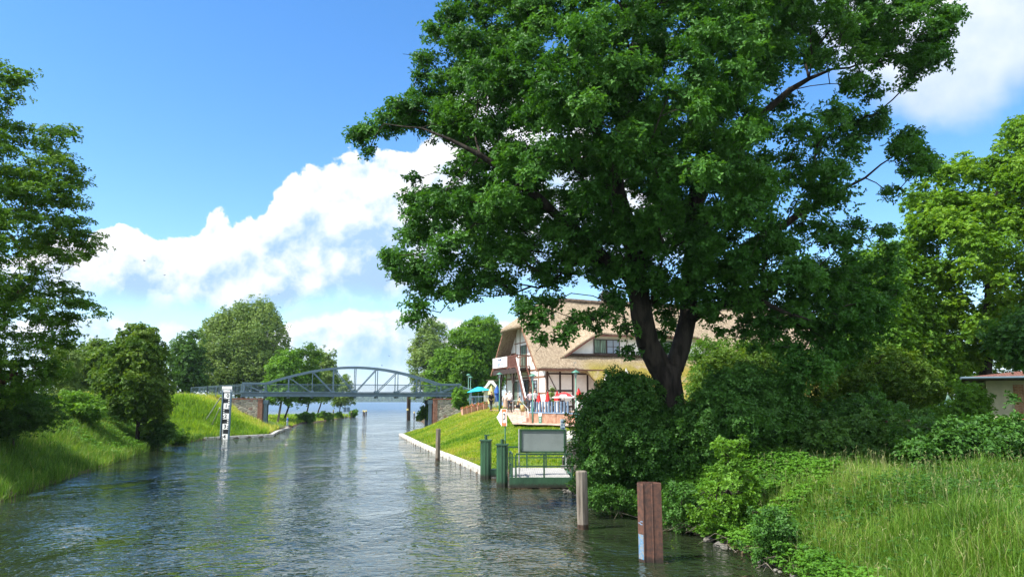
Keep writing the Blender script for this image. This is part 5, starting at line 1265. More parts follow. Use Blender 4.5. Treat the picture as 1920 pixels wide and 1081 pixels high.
# ------------------------------------------------------------------ right side trees
LIN = [(1690, 370), (1720, 345), (1742, 300), (1775, 288), (1812, 286), (1850, 300), (1860, 255), (1885, 232), (1925, 215), (2050, 200), (2200, 300), (2250, 500), (2200, 690), (2000, 700), (1900, 690), (1850, 700), (1800, 690), (1760, 640), (1715, 580), (1690, 520), (1682, 470), (1695, 420)]
px_tree('linden_tree', 'sunlit yellow-green linden rising at the right edge of the photo', 'tree', (1850, 790), LIN, 5.0, 250, 1.2, 190000, 0.17, 0.14, 'linden', 'bark', 91, 0.38, 46,
        stem=[(1848, 700, .9), (1850, 600, .8), (1860, 480, .5), (1870, 350, .3)], k=6, up=1.1, shell=0.45, tintclump=0.5, mind=0.55)
px_tree('shade_tree', 'darker tree filling the gap between the oak and the sunlit linden', 'tree', (1660, 790),
        [(1560, 560), (1600, 480), (1650, 450), (1700, 460), (1740, 540), (1780, 620), (1810, 700), (1780, 760), (1700, 770), (1600, 760), (1555, 700), (1540, 620)], 4.5, 170, 1.1, 80000, 0.17, 0.13, 'bright', 'bark', 93, 0.25, 44,
        stem=[(1655, 700, .8), (1660, 560, .4)], k=5, up=0.9, sparse=[(1640, 510, 30, .8)])
px_tree('maple_bough_tree', 'maple with low boughs overhanging the tiled roof at the right edge', 'tree', (1960, 790),
        [(1850, 640), (1870, 610), (1900, 590), (1960, 560), (2050, 560), (2080, 680), (2000, 720), (1930, 700), (1890, 690), (1860, 670)], 2.0, 50, 0.8, 20000, 0.15, 0.14, 'shrub', 'bark', 95, 0.2, 33,
        stem=[(1960, 700, .8), (1965, 620, .4)], k=5, up=1.1)
px_tree('yew_tree', 'dark low tree filling the gaps behind the small tiled-roof building', 'tree', (1860, 780),
        [(1700, 640), (1780, 600), (1900, 590), (2050, 600), (2100, 700), (2050, 780), (1720, 780), (1690, 700)], 3.0, 70, 1.2, 22000, 0.20, 0.15, 'dark', 'bark', 97, 0.25, 55,
        stem=[(1860, 700, .7)], k=5)
# shrubs and small trees between the oak and the building
px_tree('hawthorn', 'loose hawthorn with open twigs in front of the thatched roof', 'small tree', (1500, 800),
        [(1310, 690), (1330, 660), (1400, 650), (1440, 640), (1500, 660), (1560, 640), (1640, 640), (1710, 660), (1760, 700), (1790, 740), (1770, 790), (1500, 790), (1310, 780), (1290, 740)], 2.5, 130, 0.85, 42000, 0.14, 0.09, 'maple', 'bark', 101, 0.14, 39,
        stem=[(1500, 760, .8), (1490, 710, .5)], k=5, twig=2, sparse=[(1390, 720, 40, .6)])
px_tree('elder_bush', 'yellowish-green bush right of the oak trunk below the thatch', 'shrub', (1400, 790),
        [(1300, 640), (1340, 632), (1400, 640), (1450, 636), (1500, 660), (1500, 760), (1380, 790), (1290, 760), (1285, 690)], 2.2, 70, 0.9, 26000, 0.14, 0.08, 'alder', 'bark', 103, 0.1, 45,
        stem=[(1395, 720, .6)], k=5, twig=1)
def shrub(name, label, poly, Y, thick, n, r, nl, L, W, leaf, seed, cat='shrub', base=None, **kw):
    us = [p[0] for p in poly]; vs = [p[1] for p in poly]
    bu = base or (min(us)+max(us))/2
    kw.setdefault('shoots', 0.45); kw.setdefault('edge', 0.3)
    return px_tree(name, label, cat, (bu, max(vs)), poly, thick, n, r, nl, L, W, leaf, kw.pop('bark', 'bark'), seed, kw.pop('tr', 0.06), Y, stem=[(bu, (min(vs)+max(vs))/2, .5)], **kw)
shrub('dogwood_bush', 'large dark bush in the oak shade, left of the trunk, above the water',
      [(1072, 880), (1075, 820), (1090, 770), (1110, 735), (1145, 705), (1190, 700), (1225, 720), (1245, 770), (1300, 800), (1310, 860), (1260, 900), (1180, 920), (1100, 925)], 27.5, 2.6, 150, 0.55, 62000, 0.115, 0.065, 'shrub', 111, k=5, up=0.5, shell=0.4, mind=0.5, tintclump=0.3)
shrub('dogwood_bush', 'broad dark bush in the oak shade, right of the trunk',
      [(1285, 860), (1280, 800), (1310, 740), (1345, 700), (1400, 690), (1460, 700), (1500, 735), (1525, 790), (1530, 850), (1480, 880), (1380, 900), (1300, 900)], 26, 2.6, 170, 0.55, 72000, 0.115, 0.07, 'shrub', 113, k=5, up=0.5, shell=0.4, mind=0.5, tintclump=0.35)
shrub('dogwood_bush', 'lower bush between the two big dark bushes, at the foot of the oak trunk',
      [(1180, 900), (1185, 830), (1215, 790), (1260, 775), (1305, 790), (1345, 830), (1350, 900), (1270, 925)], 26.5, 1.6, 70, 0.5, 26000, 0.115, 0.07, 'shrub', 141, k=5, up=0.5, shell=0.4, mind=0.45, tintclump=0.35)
shrub('wild_cherry_bush', 'wide loose bush spreading right of the broad dark bush, below the hawthorn',
      [(1480, 860), (1490, 790), (1540, 760), (1620, 750), (1700, 765), (1760, 800), (1750, 860), (1600, 880)], 27, 1.8, 90, 0.55, 34000, 0.12, 0.08, 'shrub', 143, k=5, up=0.7, shell=0.4, mind=0.45, tintclump=0.45, sparse=[(1600, 790, 22, .95), (1680, 790, 20, .9), (1540, 790, 20, .9)])
shrub('hazel_sapling', 'bright green hazel sapling catching the sun behind the rusty pile',
      [(1300, 1000), (1290, 960), (1325, 930), (1318, 900), (1350, 870), (1335, 840), (1352, 822), (1372, 835), (1392, 812), (1398, 850), (1385, 880), (1425, 895), (1415, 930), (1440, 950), (1430, 1005), (1380, 1020)], 21, 0.9, 62, 0.24, 6500, 0.085, 0.075, 'bright', 115, k=5, up=0.9, tintclump=0.5, tr=0.025, mind=0.55, shoots=0.8, twig=1)
for i, (pts, Y, nn_, lf, lb) in enumerate([([(1090, 945), (1105, 920), (1140, 912), (1160, 925), (1185, 918), (1205, 945), (1200, 972), (1150, 962)], 25.0, 30, 'shrub', 'low nettle clump behind the cracked timber post'),
        ([(1235, 985), (1240, 930), (1270, 905), (1310, 915), (1325, 960), (1310, 1000), (1270, 998)], 22.3, 30, 'shrub', 'low nettle clump right behind the rusty pile'),
        ([(1400, 1040), (1405, 985), (1440, 955), (1480, 975), (1500, 1020), (1480, 1060), (1430, 1060)], 18.0, 34, 'shrub', 'dark nettle clump at the grass edge, nearest the camera')]):
    shrub('nettle_clump', lb, pts, Y, 0.8, nn_, 0.26, 3800, 0.085, 0.05, lf, 151+2*i, cat='nettles', k=5, up=0.6, mind=0.45, tr=0.01, rz=1.0, group='nettle clumps on the right water line')
shrub('bank_bush', 'leafy bush at the left water line between maple and mound',
      [(300, 840), (298, 812), (318, 798), (340, 806), (350, 826), (335, 838)], 66, 1.0, 22, 0.5, 5000, 0.15, 0.10, 'alder', 159, k=5, mind=0.4)
shrub('laurel_bush', 'glossy broad-leaved bush in front of the tiled-roof building at the right',
      [(1690, 900), (1680, 850), (1700, 825), (1760, 798), (1830, 792), (1900, 790), (2000, 785), (2050, 800), (2050, 900), (1920, 905), (1800, 900)], 23, 2.2, 130, 0.5, 36000, 0.13, 0.085, 'shrub', 117, k=5, up=1.0, tintclump=0.4, shell=0.4, mind=0.45)
shrub('ivy_hedge', 'long ivy-covered hedge below the brown fence rail',
      [(1500, 880), (1495, 800), (1540, 794), (1600, 796), (1680, 794), (1740, 800), (1745, 880), (1600, 885)], 25, 1.0, 90, 0.5, 36000, 0.10, 0.075, 'dark', 119, cat='hedge', k=5, up=0.4, mind=0.5)
shrub('garden_shrub', 'small leafy shrub between the tiled-roof building and the green parasol',
      [(1745, 800), (1755, 760), (1790, 728), (1820, 722), (1848, 740), (1855, 765), (1845, 800)], 35, 1.0, 40, 0.5, 10000, 0.12, 0.09, 'bright', 121, k=5, up=0.9, mind=0.4, sparse=[(1775, 745, 30, .9), (1885, 755, 30, .9)])
shrub('bank_bush', 'leafy dark bush spilling to the water below the left-bank maple',
      [(262, 820), (270, 795), (300, 785), (325, 800), (332, 828), (300, 842), (270, 838)], 59, 1.2, 30, 0.55, 9000, 0.14, 0.10, 'dark', 123, k=5, mind=0.4)
shrub('bramble_bush', 'tangled bramble bush on the left bank below the willow',
      [(115, 785), (118, 755), (135, 738), (165, 742), (185, 765), (190, 785), (150, 790)], 52, 1.5, 32, 0.6, 10000, 0.16, 0.11, 'bright', 125, k=5, mind=0.4)
shrub('bramble_bush', 'dark low bramble thicket under the alder at the left edge',
      [(-60, 830), (-60, 745), (20, 730), (80, 745), (115, 765), (110, 800), (50, 815)], 37, 1.6, 50, 0.7, 16000, 0.13, 0.09, 'dark', 127, k=5, mind=0.4)
shrub('abutment_shrub', 'round bright shrub growing against the right abutment of the bridge',
      [(851, 765), (852, 740), (862, 728), (874, 735), (878, 762)], 86, 0.8, 20, 0.5, 5000, 0.2, 0.14, 'bright', 129, k=5, mind=0.3)
shrub('waterside_shrub', 'shrub at the foot of the right abutment beside the water',
      [(782, 786), (785, 772), (800, 762), (812, 768), (815, 784)], 102, 0.9, 18, 0.5, 4500, 0.22, 0.15, 'bright', 131, k=5, mind=0.3)
for i, (u0, u1, v0, v1, Y) in enumerate([(560, 592, 774, 790, 132), (590, 622, 772, 787, 147), (627, 642, 773, 783, 164), (656, 670, 769, 780, 176)]):
    shrub('spit_shrub', ['waterside shrub on the spit nearest the bridge', 'waterside shrub in the middle of the spit', 'small shrub left of the last spit birch', 'reedy shrub at the very tip of the spit'][i],
          [(u0, v1), (u0+3, v0+3), ((u0+u1)/2, v0), (u1-3, v0+3), (u1, v1)], Y, 1.0, 16, 0.6, 3000, 0.28, 0.18, 'bright' if i != 1 else 'alder', 133+i*2, k=5, mind=0.3, group='shrubs along the spit')
# creeping ground cover on the right bank: nobody could count it
def herb_cover():
    rg = np.random.default_rng(77); n = 46000
    x = rg.uniform(1.5, 9.5, n); y = rg.uniform(13.5, 33, n); z, dl, dr = H(x, y, True)
    k = (dr > -0.22) & (dr < 5.5) & ((y > 17.8) | (dr < 0.8) | (vnoise(x, y, 1.2, 30) > 0.62)) & (rg.uniform(0, 1, n) < 0.35+0.65*vnoise(x, y, 0.9, 31)+0.3*(y > 20))
    k &= ~((y > 31.5) & (x < 3.0)); k &= (x/y*1385+960 < 1350+280*vnoise(x, y, 1.1, 40)) | (dr < 0.5)
    x, y, z, dr = x[k], y[k], z[k], dr[k]; n = len(x)
    hh = 0.10+0.38*rg.uniform(0, 1, n)*vnoise(x, y, 0.8, 32)*1.6
    c0 = np.stack([x, y, np.maximum(z, 0)+hh], 1); V = []; T = []
    for j in range(5):
        a = rg.uniform(0, 6.28, n); dd = unit(np.stack([np.cos(a), np.sin(a), rg.uniform(-0.35, 0.35, n)], 1))
        nn = unit(np.array([-0.15, -0.25, 1.0])+rg.normal(0, 0.35, (n, 3))); s = rg.uniform(0.06, 0.11, n)
        V.append(leaf_arrays(c0, dd, nn, s, s*0.75)); T.append(np.clip(0.55*vnoise(x, y, 1.6, 33)+0.45*rg.uniform(0, 1, n), 0, 1))
    V = np.concatenate(V).reshape(-1, 3); T = np.concatenate(T); m = len(T)
    F = ((np.arange(m)*4)[:, None, None]+TRI4[None]).reshape(-1, 3)
    tag(mesh_from('ground_cover', V, F, M_['herb'], tint=np.repeat(T, 2)), 'nettles and creeping leaves covering the right bank', 'ground cover', kind='stuff')
    # broad weeds among the right bank grass
    n = 24000; x = rg.uniform(6, 19, n); y = rg.uniform(9.5, 24, n); z, dl, dr = H(x, y, True)
    k = (dr > 0.2) & (vnoise(x, y, 1.4, 35)+0.25*rg.normal(0, 1, n) > 0.50); x, y, z = x[k], y[k], z[k]; n = len(x)
    c0 = np.stack([x, y, z+0.08+0.36*rg.uniform(0, 1, n)], 1); V = []; T = []
    for j in range(6):
        a = rg.uniform(0, 6.28, n); dd = unit(np.stack([np.cos(a), np.sin(a), rg.uniform(-0.3, 0.5, n)], 1))
        nn = unit(np.array([-0.15, -0.25, 1.0])+rg.normal(0, 0.35, (n, 3))); s = rg.uniform(0.035, 0.085, n)
        V.append(leaf_arrays(c0, dd, nn, s, s*0.6)); T.append(rg.uniform(0, 0.8, n))
    V = np.concatenate(V).reshape(-1, 3); T = np.concatenate(T); m = len(T)
    F = ((np.arange(m)*4)[:, None, None]+TRI4[None]).reshape(-1, 3)
    tag(mesh_from('weeds', V, F, M_['shrub'], tint=np.repeat(T, 2)), 'small leafy weeds among the foreground grass', 'weeds', kind='stuff')
    # pale seed heads above the foreground grass
    n = 1500; x = rg.uniform(6, 19, n); y = rg.uniform(9.5, 23, n); z, dl, dr = H(x, y, True)
    k = (dr > 0.1); x, y, z = x[k], y[k], z[k]; n = len(x); hh = rg.uniform(0.35, 0.75, n); lx = rg.normal(0.06, 0.10, (n, 2))
    b0 = np.stack([x, y, z], 1); t0 = b0+np.stack([lx[:, 0], lx[:, 1], hh], 1); sd = np.array([0.003, 0.001, 0])
    V = np.stack([b0-sd, b0+sd, t0+sd, t0-sd], 1).reshape(-1, 3)
    d = unit(np.stack([lx[:, 0]*3, lx[:, 1]*3, 0.5*np.ones(n)], 1)); V2 = [V]
    for q in range(3): V2.append(leaf_arrays(t0-d*0.03*q, unit(d+rg.normal(0, 0.35, (n, 3))), unit(rg.normal(0, 1, (n, 3))), np.full(n, 0.07), np.full(n, 0.009)).reshape(-1, 3))
    V = np.concatenate(V2); m = len(V)//4; F = ((np.arange(m)*4)[:, None, None]+TRI4[None]).reshape(-1, 3)
    tag(mesh_from('seed_heads', V, F, pmat('dry_grass_seed', (0.24, 0.25, 0.10), 0.9)), 'pale seed heads rising over the foreground grass', 'seed heads', kind='stuff')
    # broad weeds on the left bank too
    n = 16000; x = rg.uniform(-34, -18, n); y = rg.uniform(26, 74, n); z, dl, dr = H(x, y, True)
    k = (dl > 0.1) & (dl < 7) & (vnoise(x, y, 2.2, 34) > 0.5); x, y, z = x[k], y[k], z[k]; n = len(x)
    c0 = np.stack([x, y, z+0.15+0.35*rg.uniform(0, 1, n)], 1); V = []; T = []
    for j in range(5):
        a = rg.uniform(0, 6.28, n); dd = unit(np.stack([np.cos(a), np.sin(a), rg.uniform(-0.35, 0.35, n)], 1))
        nn = unit(np.array([-0.15, -0.25, 1.0])+rg.normal(0, 0.35, (n, 3))); s = rg.uniform(0.10, 0.18, n)
        V.append(leaf_arrays(c0, dd, nn, s, s*0.7)); T.append(rg.uniform(0, 1, n))
    V = np.concatenate(V).reshape(-1, 3); T = np.concatenate(T); m = len(T)
    F = ((np.arange(m)*4)[:, None, None]+TRI4[None]).reshape(-1, 3)
    tag(mesh_from('weeds', V, F, M_['herb'], tint=np.repeat(T, 2)), 'leafy weeds scattered through the left bank grass', 'weeds', kind='stuff')
herb_cover()
# dry reeds and stones at the water line of the right bank
def litter():
    rg = np.random.default_rng(9); mb = MB()
    for _ in range(160):
        i = rg.integers(3, 8); a = np.array(RIGHT[i-1]); b = np.array(RIGHT[i]); f = rg.uniform(); q = a+(b-a)*f+rg.normal(0, 0.25, 2)+np.array([0.15, 0.1])
        an = rg.uniform(0, 6.28); L = rg.uniform(0.25, 0.9); z = max(h1(q[0], q[1]), 0)+0.05
        mb.tube([(q[0], q[1], z), (q[0]+math.cos(an)*L*.5, q[1]+math.sin(an)*L*.5, z+rg.uniform(0.02, 0.2)), (q[0]+math.cos(an)*L, q[1]+math.sin(an)*L, z+rg.uniform(-0.1, 0.2))], [0.007, 0.006, 0.003], 4)
    tag(mb.build('dead_stems', M_['wood']), 'dead stems and roots littering the right water line', 'dead stems', kind='stuff')
    mb = MB()
    for _ in range(34):
        i = rg.integers(3, 8); a = np.array(RIGHT[i-1]); b = np.array(RIGHT[i]); f = rg.uniform(); q = a+(b-a)*f+rg.normal(0, 0.15, 2)
        s = rg.uniform(0.05, 0.16); V = []
        for th in (0.0, 0.6, 1.2, 1.9, 2.6, 3.14):
            for k in range(6):
                an = k*1.047+th; rr = s*(0.8+0.4*rg.uniform()); V.append((q[0]+rr*math.sin(th)*math.cos(an), q[1]+rr*math.sin(th)*math.sin(an), 0.03+rr*0.6*math.cos(th)))
        F = [(r*6+k, r*6+(k+1) % 6, r*6+6+(k+1) % 6, r*6+6+k) for r in range(5) for k in range(6)]
        mb.add(V, F)
    tag(mb.build('bank_stones', M_['conc_dark']), 'small stones along the right water line', 'stones', kind='stuff')
litter()
def floating():
    rg = np.random.default_rng(12); n = 420
    x = rg.uniform(-20, 6, n); y = rg.uniform(10, 60, n); z, dl, dr = H(x, y, True); k = (dl < -0.1) & (dr < -0.1) & ((dl > -1.6) | (dr > -1.6) | (vnoise(x, y, 4.0, 50) > 0.68)); x, y = x[k], y[k]; n = len(x)
    a = rg.uniform(0, 6.28, n); dd = np.stack([np.cos(a), np.sin(a), 0*a], 1); nn = np.tile([[0, 0, 1.0]], (n, 1)); s = rg.uniform(0.04, 0.10, n)
    V = leaf_arrays(np.stack([x, y, 0*x+0.012], 1), dd, nn, s, s*0.6, 0.05).reshape(-1, 3); F = ((np.arange(n)*4)[:, None, None]+TRI4[None]).reshape(-1, 3)
    tag(mesh_from('floating_leaves', V, F, M_['maple'], tint=np.repeat(rg.uniform(0, 1, n), 2)), 'fallen leaves floating near the canal banks', 'floating leaves', kind='stuff')
floating()
# far shore woodland seen as one mass
def far_wood():
    rg = np.random.default_rng(5); n = 15000
    x = rg.uniform(-1500, 1500, n); z0 = 13+9*vnoise(x, x*0, 420, 5)+3*vnoise(x, x*0, 90, 6); y = 2960+rg.uniform(0, 240, n)
    c = np.stack([x, y, rg.uniform(0.0, 1.15, n)*z0], 1)
    d = unit(rg.normal(0, 1, (n, 3))); nn = unit(rg.normal(0, 1, (n, 3))+np.array([0, -1.0, 0.8])); s = rg.uniform(4, 9, n)
    V = leaf_arrays(c, d, nn, s, s*0.8).reshape(-1, 3); F = ((np.arange(n)*4)[:, None, None]+TRI4[None]).reshape(-1, 3)
    tag(mesh_from('far_woodland', V, F, M_['far'], tint=np.repeat(rg.uniform(0, 1, n), 2)), 'dark woodland along the far shore of the lake', 'woodland', kind='stuff')
far_wood()

# ------------------------------------------------------------------ air
hm = bpy.data.materials.new('haze_air'); hm.use_nodes = True; ht = NT(hm.node_tree)
hv = ht.n('ShaderNodeVolumePrincipled', {'Color': (0.62, 0.78, 1.0, 1), 'Density': 0.00010, 'Anisotropy': 0.2})
ht.t.links.new(hv.outputs[0], ht.n('ShaderNodeOutputMaterial').inputs['Volume'])
hzb = MB().box((0, 2600, 58), (8200, 5600, 122)).build('haze', hm); tag(hzb, 'thin summer haze over the lake', kind='stuff')
# ------------------------------------------------------------------ street lamps
def lamp(u, Y, zf_, h, label):
    p = P(u, 750, Y); t = thing('street_lamp', label, 'street lamp', (p.x, Y, zf_), group='green lamps around the terrace')
    MB().lathe((0, 0, 0), [(0.0, -0.3), (0.075, -0.3), (0.075, 1.0), (0.045, 1.06), (0.04, h-0.45), (0.0, h-0.45)], 10).build('pole', M_['greenlt'], t)
    MB().lathe((0, 0, h-0.45), [(0.05, 0), (0.13, 0.30), (0.13, 0.34)], 12).build('lantern', M_['glassb'], t)
    MB().lathe((0, 0, h-0.13), [(0.30, 0.0), (0.30, 0.02), (0.12, 0.13), (0.04, 0.18), (0.0, 0.19)], 14).build('lamp_hood', M_['greenlt'], t)
LP = [(1080, 50.1, 1.95, 3.75, 'nearest green street lamp at the right end of the brick wall'), (999, 55.4, 2.2, 3.45, 'green street lamp at the left end of the brick wall'), (936.5, 69, 2.75, 3.5, 'green street lamp left of the balcony, beside the man in black'),
      (878, 90, 3.0, 3.9, 'left one of two far lamps beside the turquoise parasol'), (882, 96, 3.0, 3.8, 'right one of two far lamps beside the turquoise parasol')]
for a in LP: lamp(*a)
# ------------------------------------------------------------------ parasols
def closed(u, vt, Y, zg, label, c1, c2, L=1.7, w_=0.24, group=None):
    p = P(u, vt, Y); h = p.z-zg
    t = thing('closed_parasol', label, 'parasol', (p.x, Y, zg), group=group)
    MB().tube([(0, 0, 0), (0, 0, h+0.05)], 0.025, 8).build('pole', M_['galv'], t)
    MB().lathe((0, 0, 0), [(0.22, 0.0), (0.22, 0.07), (0.05, 0.10), (0.04, 0.2)], 12).build('base', M_['grey'], t)
    def fold(z0, z1, r0, r1, name, mat):
        n = 20; V = []; R_ = 5
        for i in range(R_+1):
            f = i/R_; r = r0+(r1-r0)*f
            for k in range(n): a = 2*math.pi*k/n; q = r*(1+(0.28 if k % 2 else -0.15)*min(1, f*2+0.2))*(1+0.1*math.sin(5*f+k)); V.append((q*math.cos(a), q*math.sin(a), z0+(z1-z0)*f+(0.05*math.sin(k*1.7) if i == R_ else 0)))
        F = [(i*n+k, i*n+(k+1) % n, (i+1)*n+(k+1) % n, (i+1)*n+k) for i in range(R_) for k in range(n)]+[tuple(range(n))]
        mesh_from(name, V, F, M_[mat], t, smooth=True)
    fold(h, h-L*0.5, 0.02, w_, 'canopy_top', c1); fold(h-L*0.5, h-L, w_, w_*0.95, 'canopy_bottom', c2); return t
G_ = 'closed red and white parasols on the terrace'
closed(1010.5, 735, 57, TZ, 'closed red and white parasol just right of the lamp at the wall end', 'red', 'whitecloth', 1.55, .17, G_)
closed(1027, 732.5, 57.5, TZ, 'closed red and white parasol left of the climbing plant', 'red', 'whitecloth', 1.6, .18, G_)
closed(1044.5, 731.5, 60, TZ, 'closed red and white parasol behind the open one', 'red', 'whitecloth', 1.6, .19, G_)
closed(1085, 726.5, 53, TZ, 'biggest closed red and white parasol, right of the nearest lamp', 'red', 'whitecloth', 1.5, .22, G_)
closed(1138, 696, 58, TZ, 'closed white parasol in front of the mossy thatch', 'whitecloth', 'whitecloth', 2.2, .3, 'closed white parasols')
closed(1174, 690, 62, TZ, 'closed white parasol close to the oak trunk', 'whitecloth', 'whitecloth', 2.2, .3, 'closed white parasols')
closed(921.5, 721, 77, 3.0, 'closed pale yellow parasol behind the planters', 'yellow', 'yellow', 1.9, .28)
closed(932, 720.5, 84, 3.0, 'closed blue parasol left of the balcony posts', 'blue', 'blue', 1.9, .30)
closed(1777, 737, 36, h1(P(1777, 737, 36).x, 36), 'closed mint green parasol in the garden left of the tiled roof', 'mint', 'mint', 1.5, .22)
def openp(u, vt, Y, zg, rad, label, mats, hgt=0.42, tilt=0, n=8, flap=0.0):
    p = P(u, vt, Y); h = p.z-zg; t = thing('open_parasol', label, 'parasol', (p.x, Y, zg))
    MB().tube([(0, 0, 0), (0, 0, h)], 0.03, 8).build('pole', M_['galv'], t); MB().lathe((0, 0, 0), [(0.25, 0), (0.25, 0.07), (0.05, 0.1)], 12).build('base', M_['grey'], t)
    M = Matrix.Translation((0, 0, h)) @ Matrix.Rotation(tilt, 4, 'Y')
    V = [(0, 0, 0)]; F = []; mi = []; rings = [(0.25, 0.06), (0.5, 0.16), (0.55, 0.19), (0.85, 0.34), (1.0, 0.42)]
    for fr_, dz in rings:
        for k in range(n*2):
            a = math.pi*k/n+0.2; rr = rad*fr_*(1 if k % 2 == 0 else 0.94); V.append((rr*math.cos(a), rr*math.sin(a), -dz/0.42*hgt))
    V = [M @ Vector(v) for v in V]; n2 = 2*n
    for k in range(n2): F.append((0, 1+k, 1+(k+1) % n2)); mi.append(0)
    for r_ in range(len(rings)-1):
        for k in range(n2): F.append((1+r_*n2+k, 1+(r_+1)*n2+k, 1+(r_+1)*n2+(k+1) % n2, 1+r_*n2+(k+1) % n2)); mi.append(0 if r_ < 2 else (1 if (k//2) % 2 else 2) if r_ == 2 else 1)
    cp_ = mesh_from('canopy', V, F, [M_[m] for m in mats], t, mi=mi)
    sm = cp_.modifiers.new('th', 'SOLIDIFY'); sm.thickness = 0.012
    rb = MB()
    for k in range(n): a = 2*math.pi*k/n+0.2; rb.tube([M @ Vector((0, 0, -0.02)), M @ Vector((rad*.97*math.cos(a), rad*.97*math.sin(a), -hgt-0.01))], 0.012, 4)
    rb.build('ribs', M_['galv'], t); return t
openp(1058, 734.5, 54, TZ, 0.92, 'open red and white parasol above the terrace tables', ['red', 'whitecloth', 'red'], 0.40)
openp(897, 724.5, 84, 3.0, 1.35, 'open turquoise parasol behind the flower planters', ['cyan', 'cyan', 'cyan'], 0.50, R(-6))
# ------------------------------------------------------------------ kiosk hut
kp = P(921, 735, 100); zk = h1(kp.x, 100)
hu = thing('kiosk', 'small cream wooden kiosk with a mossy pitched roof behind the parasols', 'kiosk', (kp.x, 100, zk))
MB().box((0, 0, 1.2), (1.9, 1.8, 2.6)).build('wall', M_['beige'], hu)
ze = P(921, 733, 99).z-zk; zp = P(911, 713, 99).z-zk
MB().prism([(-1.2, ze), (0.0-.3, zp), (0.3, zp), (1.3, ze), (1.15, ze-0.1), (0, zp-0.3), (-1.05, ze-0.1)], -1.2, 1.2).build('roof', M_['whitecloth'], hu)
MB().box((0.1, 0.3, zp+0.06), (1.6, 1.6, 0.14)).build('roof_turf', M_['soil'], hu)
# ------------------------------------------------------------------ planters
def planter(u, Y, label, mat='terracotta'):
    p = P(u, 762, Y); zg = h1(p.x, Y); t = thing('flower_planter', label, 'planter', (p.x, Y, zg-0.03), R(25), group='flower planters along the lawn edge')
    MB().lathe((0, 0, 0), [(0.0, 0), (0.30, 0), (0.40, 0.62), (0.36, 0.62), (0.34, 0.55), (0, 0.55)], 4).build('pot', M_[mat], t)
    rg = np.random.default_rng(int(u)); n = 260; d = unit(rg.normal(0, 1, (n, 3))); d[:, 2] = abs(d[:, 2]); c = d*np.array([0.42, 0.42, 0.26])*rg.uniform(0.5, 1, (n, 1))+np.array([0, 0, 0.62])
    a = unit(rg.normal(0, 1, (n, 3))); V = leaf_arrays(c, a, unit(d+0.3), rg.uniform(.06, .11, n), rg.uniform(.05, .09, n)).reshape(-1, 3); F = ((np.arange(n)*4)[:, None, None]+TRI4[None]).reshape(-1, 3)
    h_ = n//2; mesh_from('foliage', V[:h_*4], F[:h_*2], M_['bright'], t, tint=rg.uniform(0, 1, h_*2)); mesh_from('flowers', V[h_*4:], F[:(n-h_)*2], M_['petal'], t)
M_['petal'] = pmat('flower_petals', (0.62, 0.10, 0.06), 0.7, nscale=9, col2=(0.75, 0.28, 0.20))
for u, lb in ((870.5, 'leftmost flower planter, half behind the round shrub'), (878.5, 'second flower planter from the left on the lawn edge'), (887, 'third flower planter from the left on the lawn edge'), (898, 'fourth flower planter, below the turquoise parasol'), (909, 'rightmost flower planter, next to the man in black')):
    planter(u, 78, lb)
bar_fence('garden_railing', 'grey-blue bar fence behind the flower planters', [foot(881, 83, 3.05), foot(905, 81, 3.05), foot(930, 78, 3.05)], M_['bluepaint'], top=1.15, gap=0.26, cat='fence', th=0.03)
bar_fence('dark_railing', 'dark blue-grey fence between the bridge end and the far lamps', [foot(860, 104, 3.4), foot(884, 102, 3.2)], M_['steel'], top=2.2, gap=0.16, cat='fence', th=0.05)
# pot, handrail, tables, chairs
p = P(980, 765, 60.5); t = thing('potted_plant', 'straw coloured pot with a low plant beside the steel handrail', 'plant pot', (p.x, 60.5, TZ))
MB().lathe((0, 0, 0), [(0.0, 0), (0.15, 0), (0.20, 0.55), (0.16, 0.56), (0, 0.5)], 12).build('pot', M_['pot'], t)
rg = np.random.default_rng(4); n = 90; c = rg.normal(0, 0.09, (n, 3))+np.array([0, 0, 0.62]); V = leaf_arrays(c, unit(rg.normal(0, 1, (n, 3))), unit(rg.normal(0, 1, (n, 3))), rg.uniform(.08, .14, n), rg.uniform(.04, .06, n)).reshape(-1, 3)
mesh_from('foliage', V, ((np.arange(n)*4)[:, None, None]+TRI4[None]).reshape(-1, 3), M_['shrub'], t, tint=rg.uniform(0, 1, 2*n))
p = P(1036, 765, 61); t = thing('climbing_plant', 'pale green climbing plant in a dark tub against the timbered wall', 'plant', (p.x, 61, TZ))
MB().lathe((0, 0, 0), [(0.0, 0), (0.22, 0), (0.27, 0.4), (0.22, 0.4), (0, 0.36)], 12).build('tub', M_['darkwood'], t)
MB().tube([(0, 0, 0.3), (0.05, 0, 1.0), (-0.05, 0, 1.7)], 0.02, 6).build('stem', M_['bark'], t)
crown_mesh('foliage', [(0.05, 0, 0.8, .25, .25, .35, 1), (-0.05, 0, 1.3, .28, .25, .35, 1), (0.0, 0, 1.75, .2, .2, .25, 1)], 900, 0.11, 0.07, 'birch', t, 6, k=5)
p = P(970, 745, 61.5); t = thing('handrail', 'bent steel tube handrail beside the brick steps', 'handrail', (p.x, 61.5, TZ))
q = P(991, 764, 58).x-p.x
MB().tube([(-0.35, 0, 0), (-0.35, 0, 0.85), (-0.3, 0, 0.9), (0.25, -0.3, 0.9), (q-0.02, -2.6, 0.25), (q, -2.8, -0.3)], 0.025, 8).build('tube', M_['galv'], t)
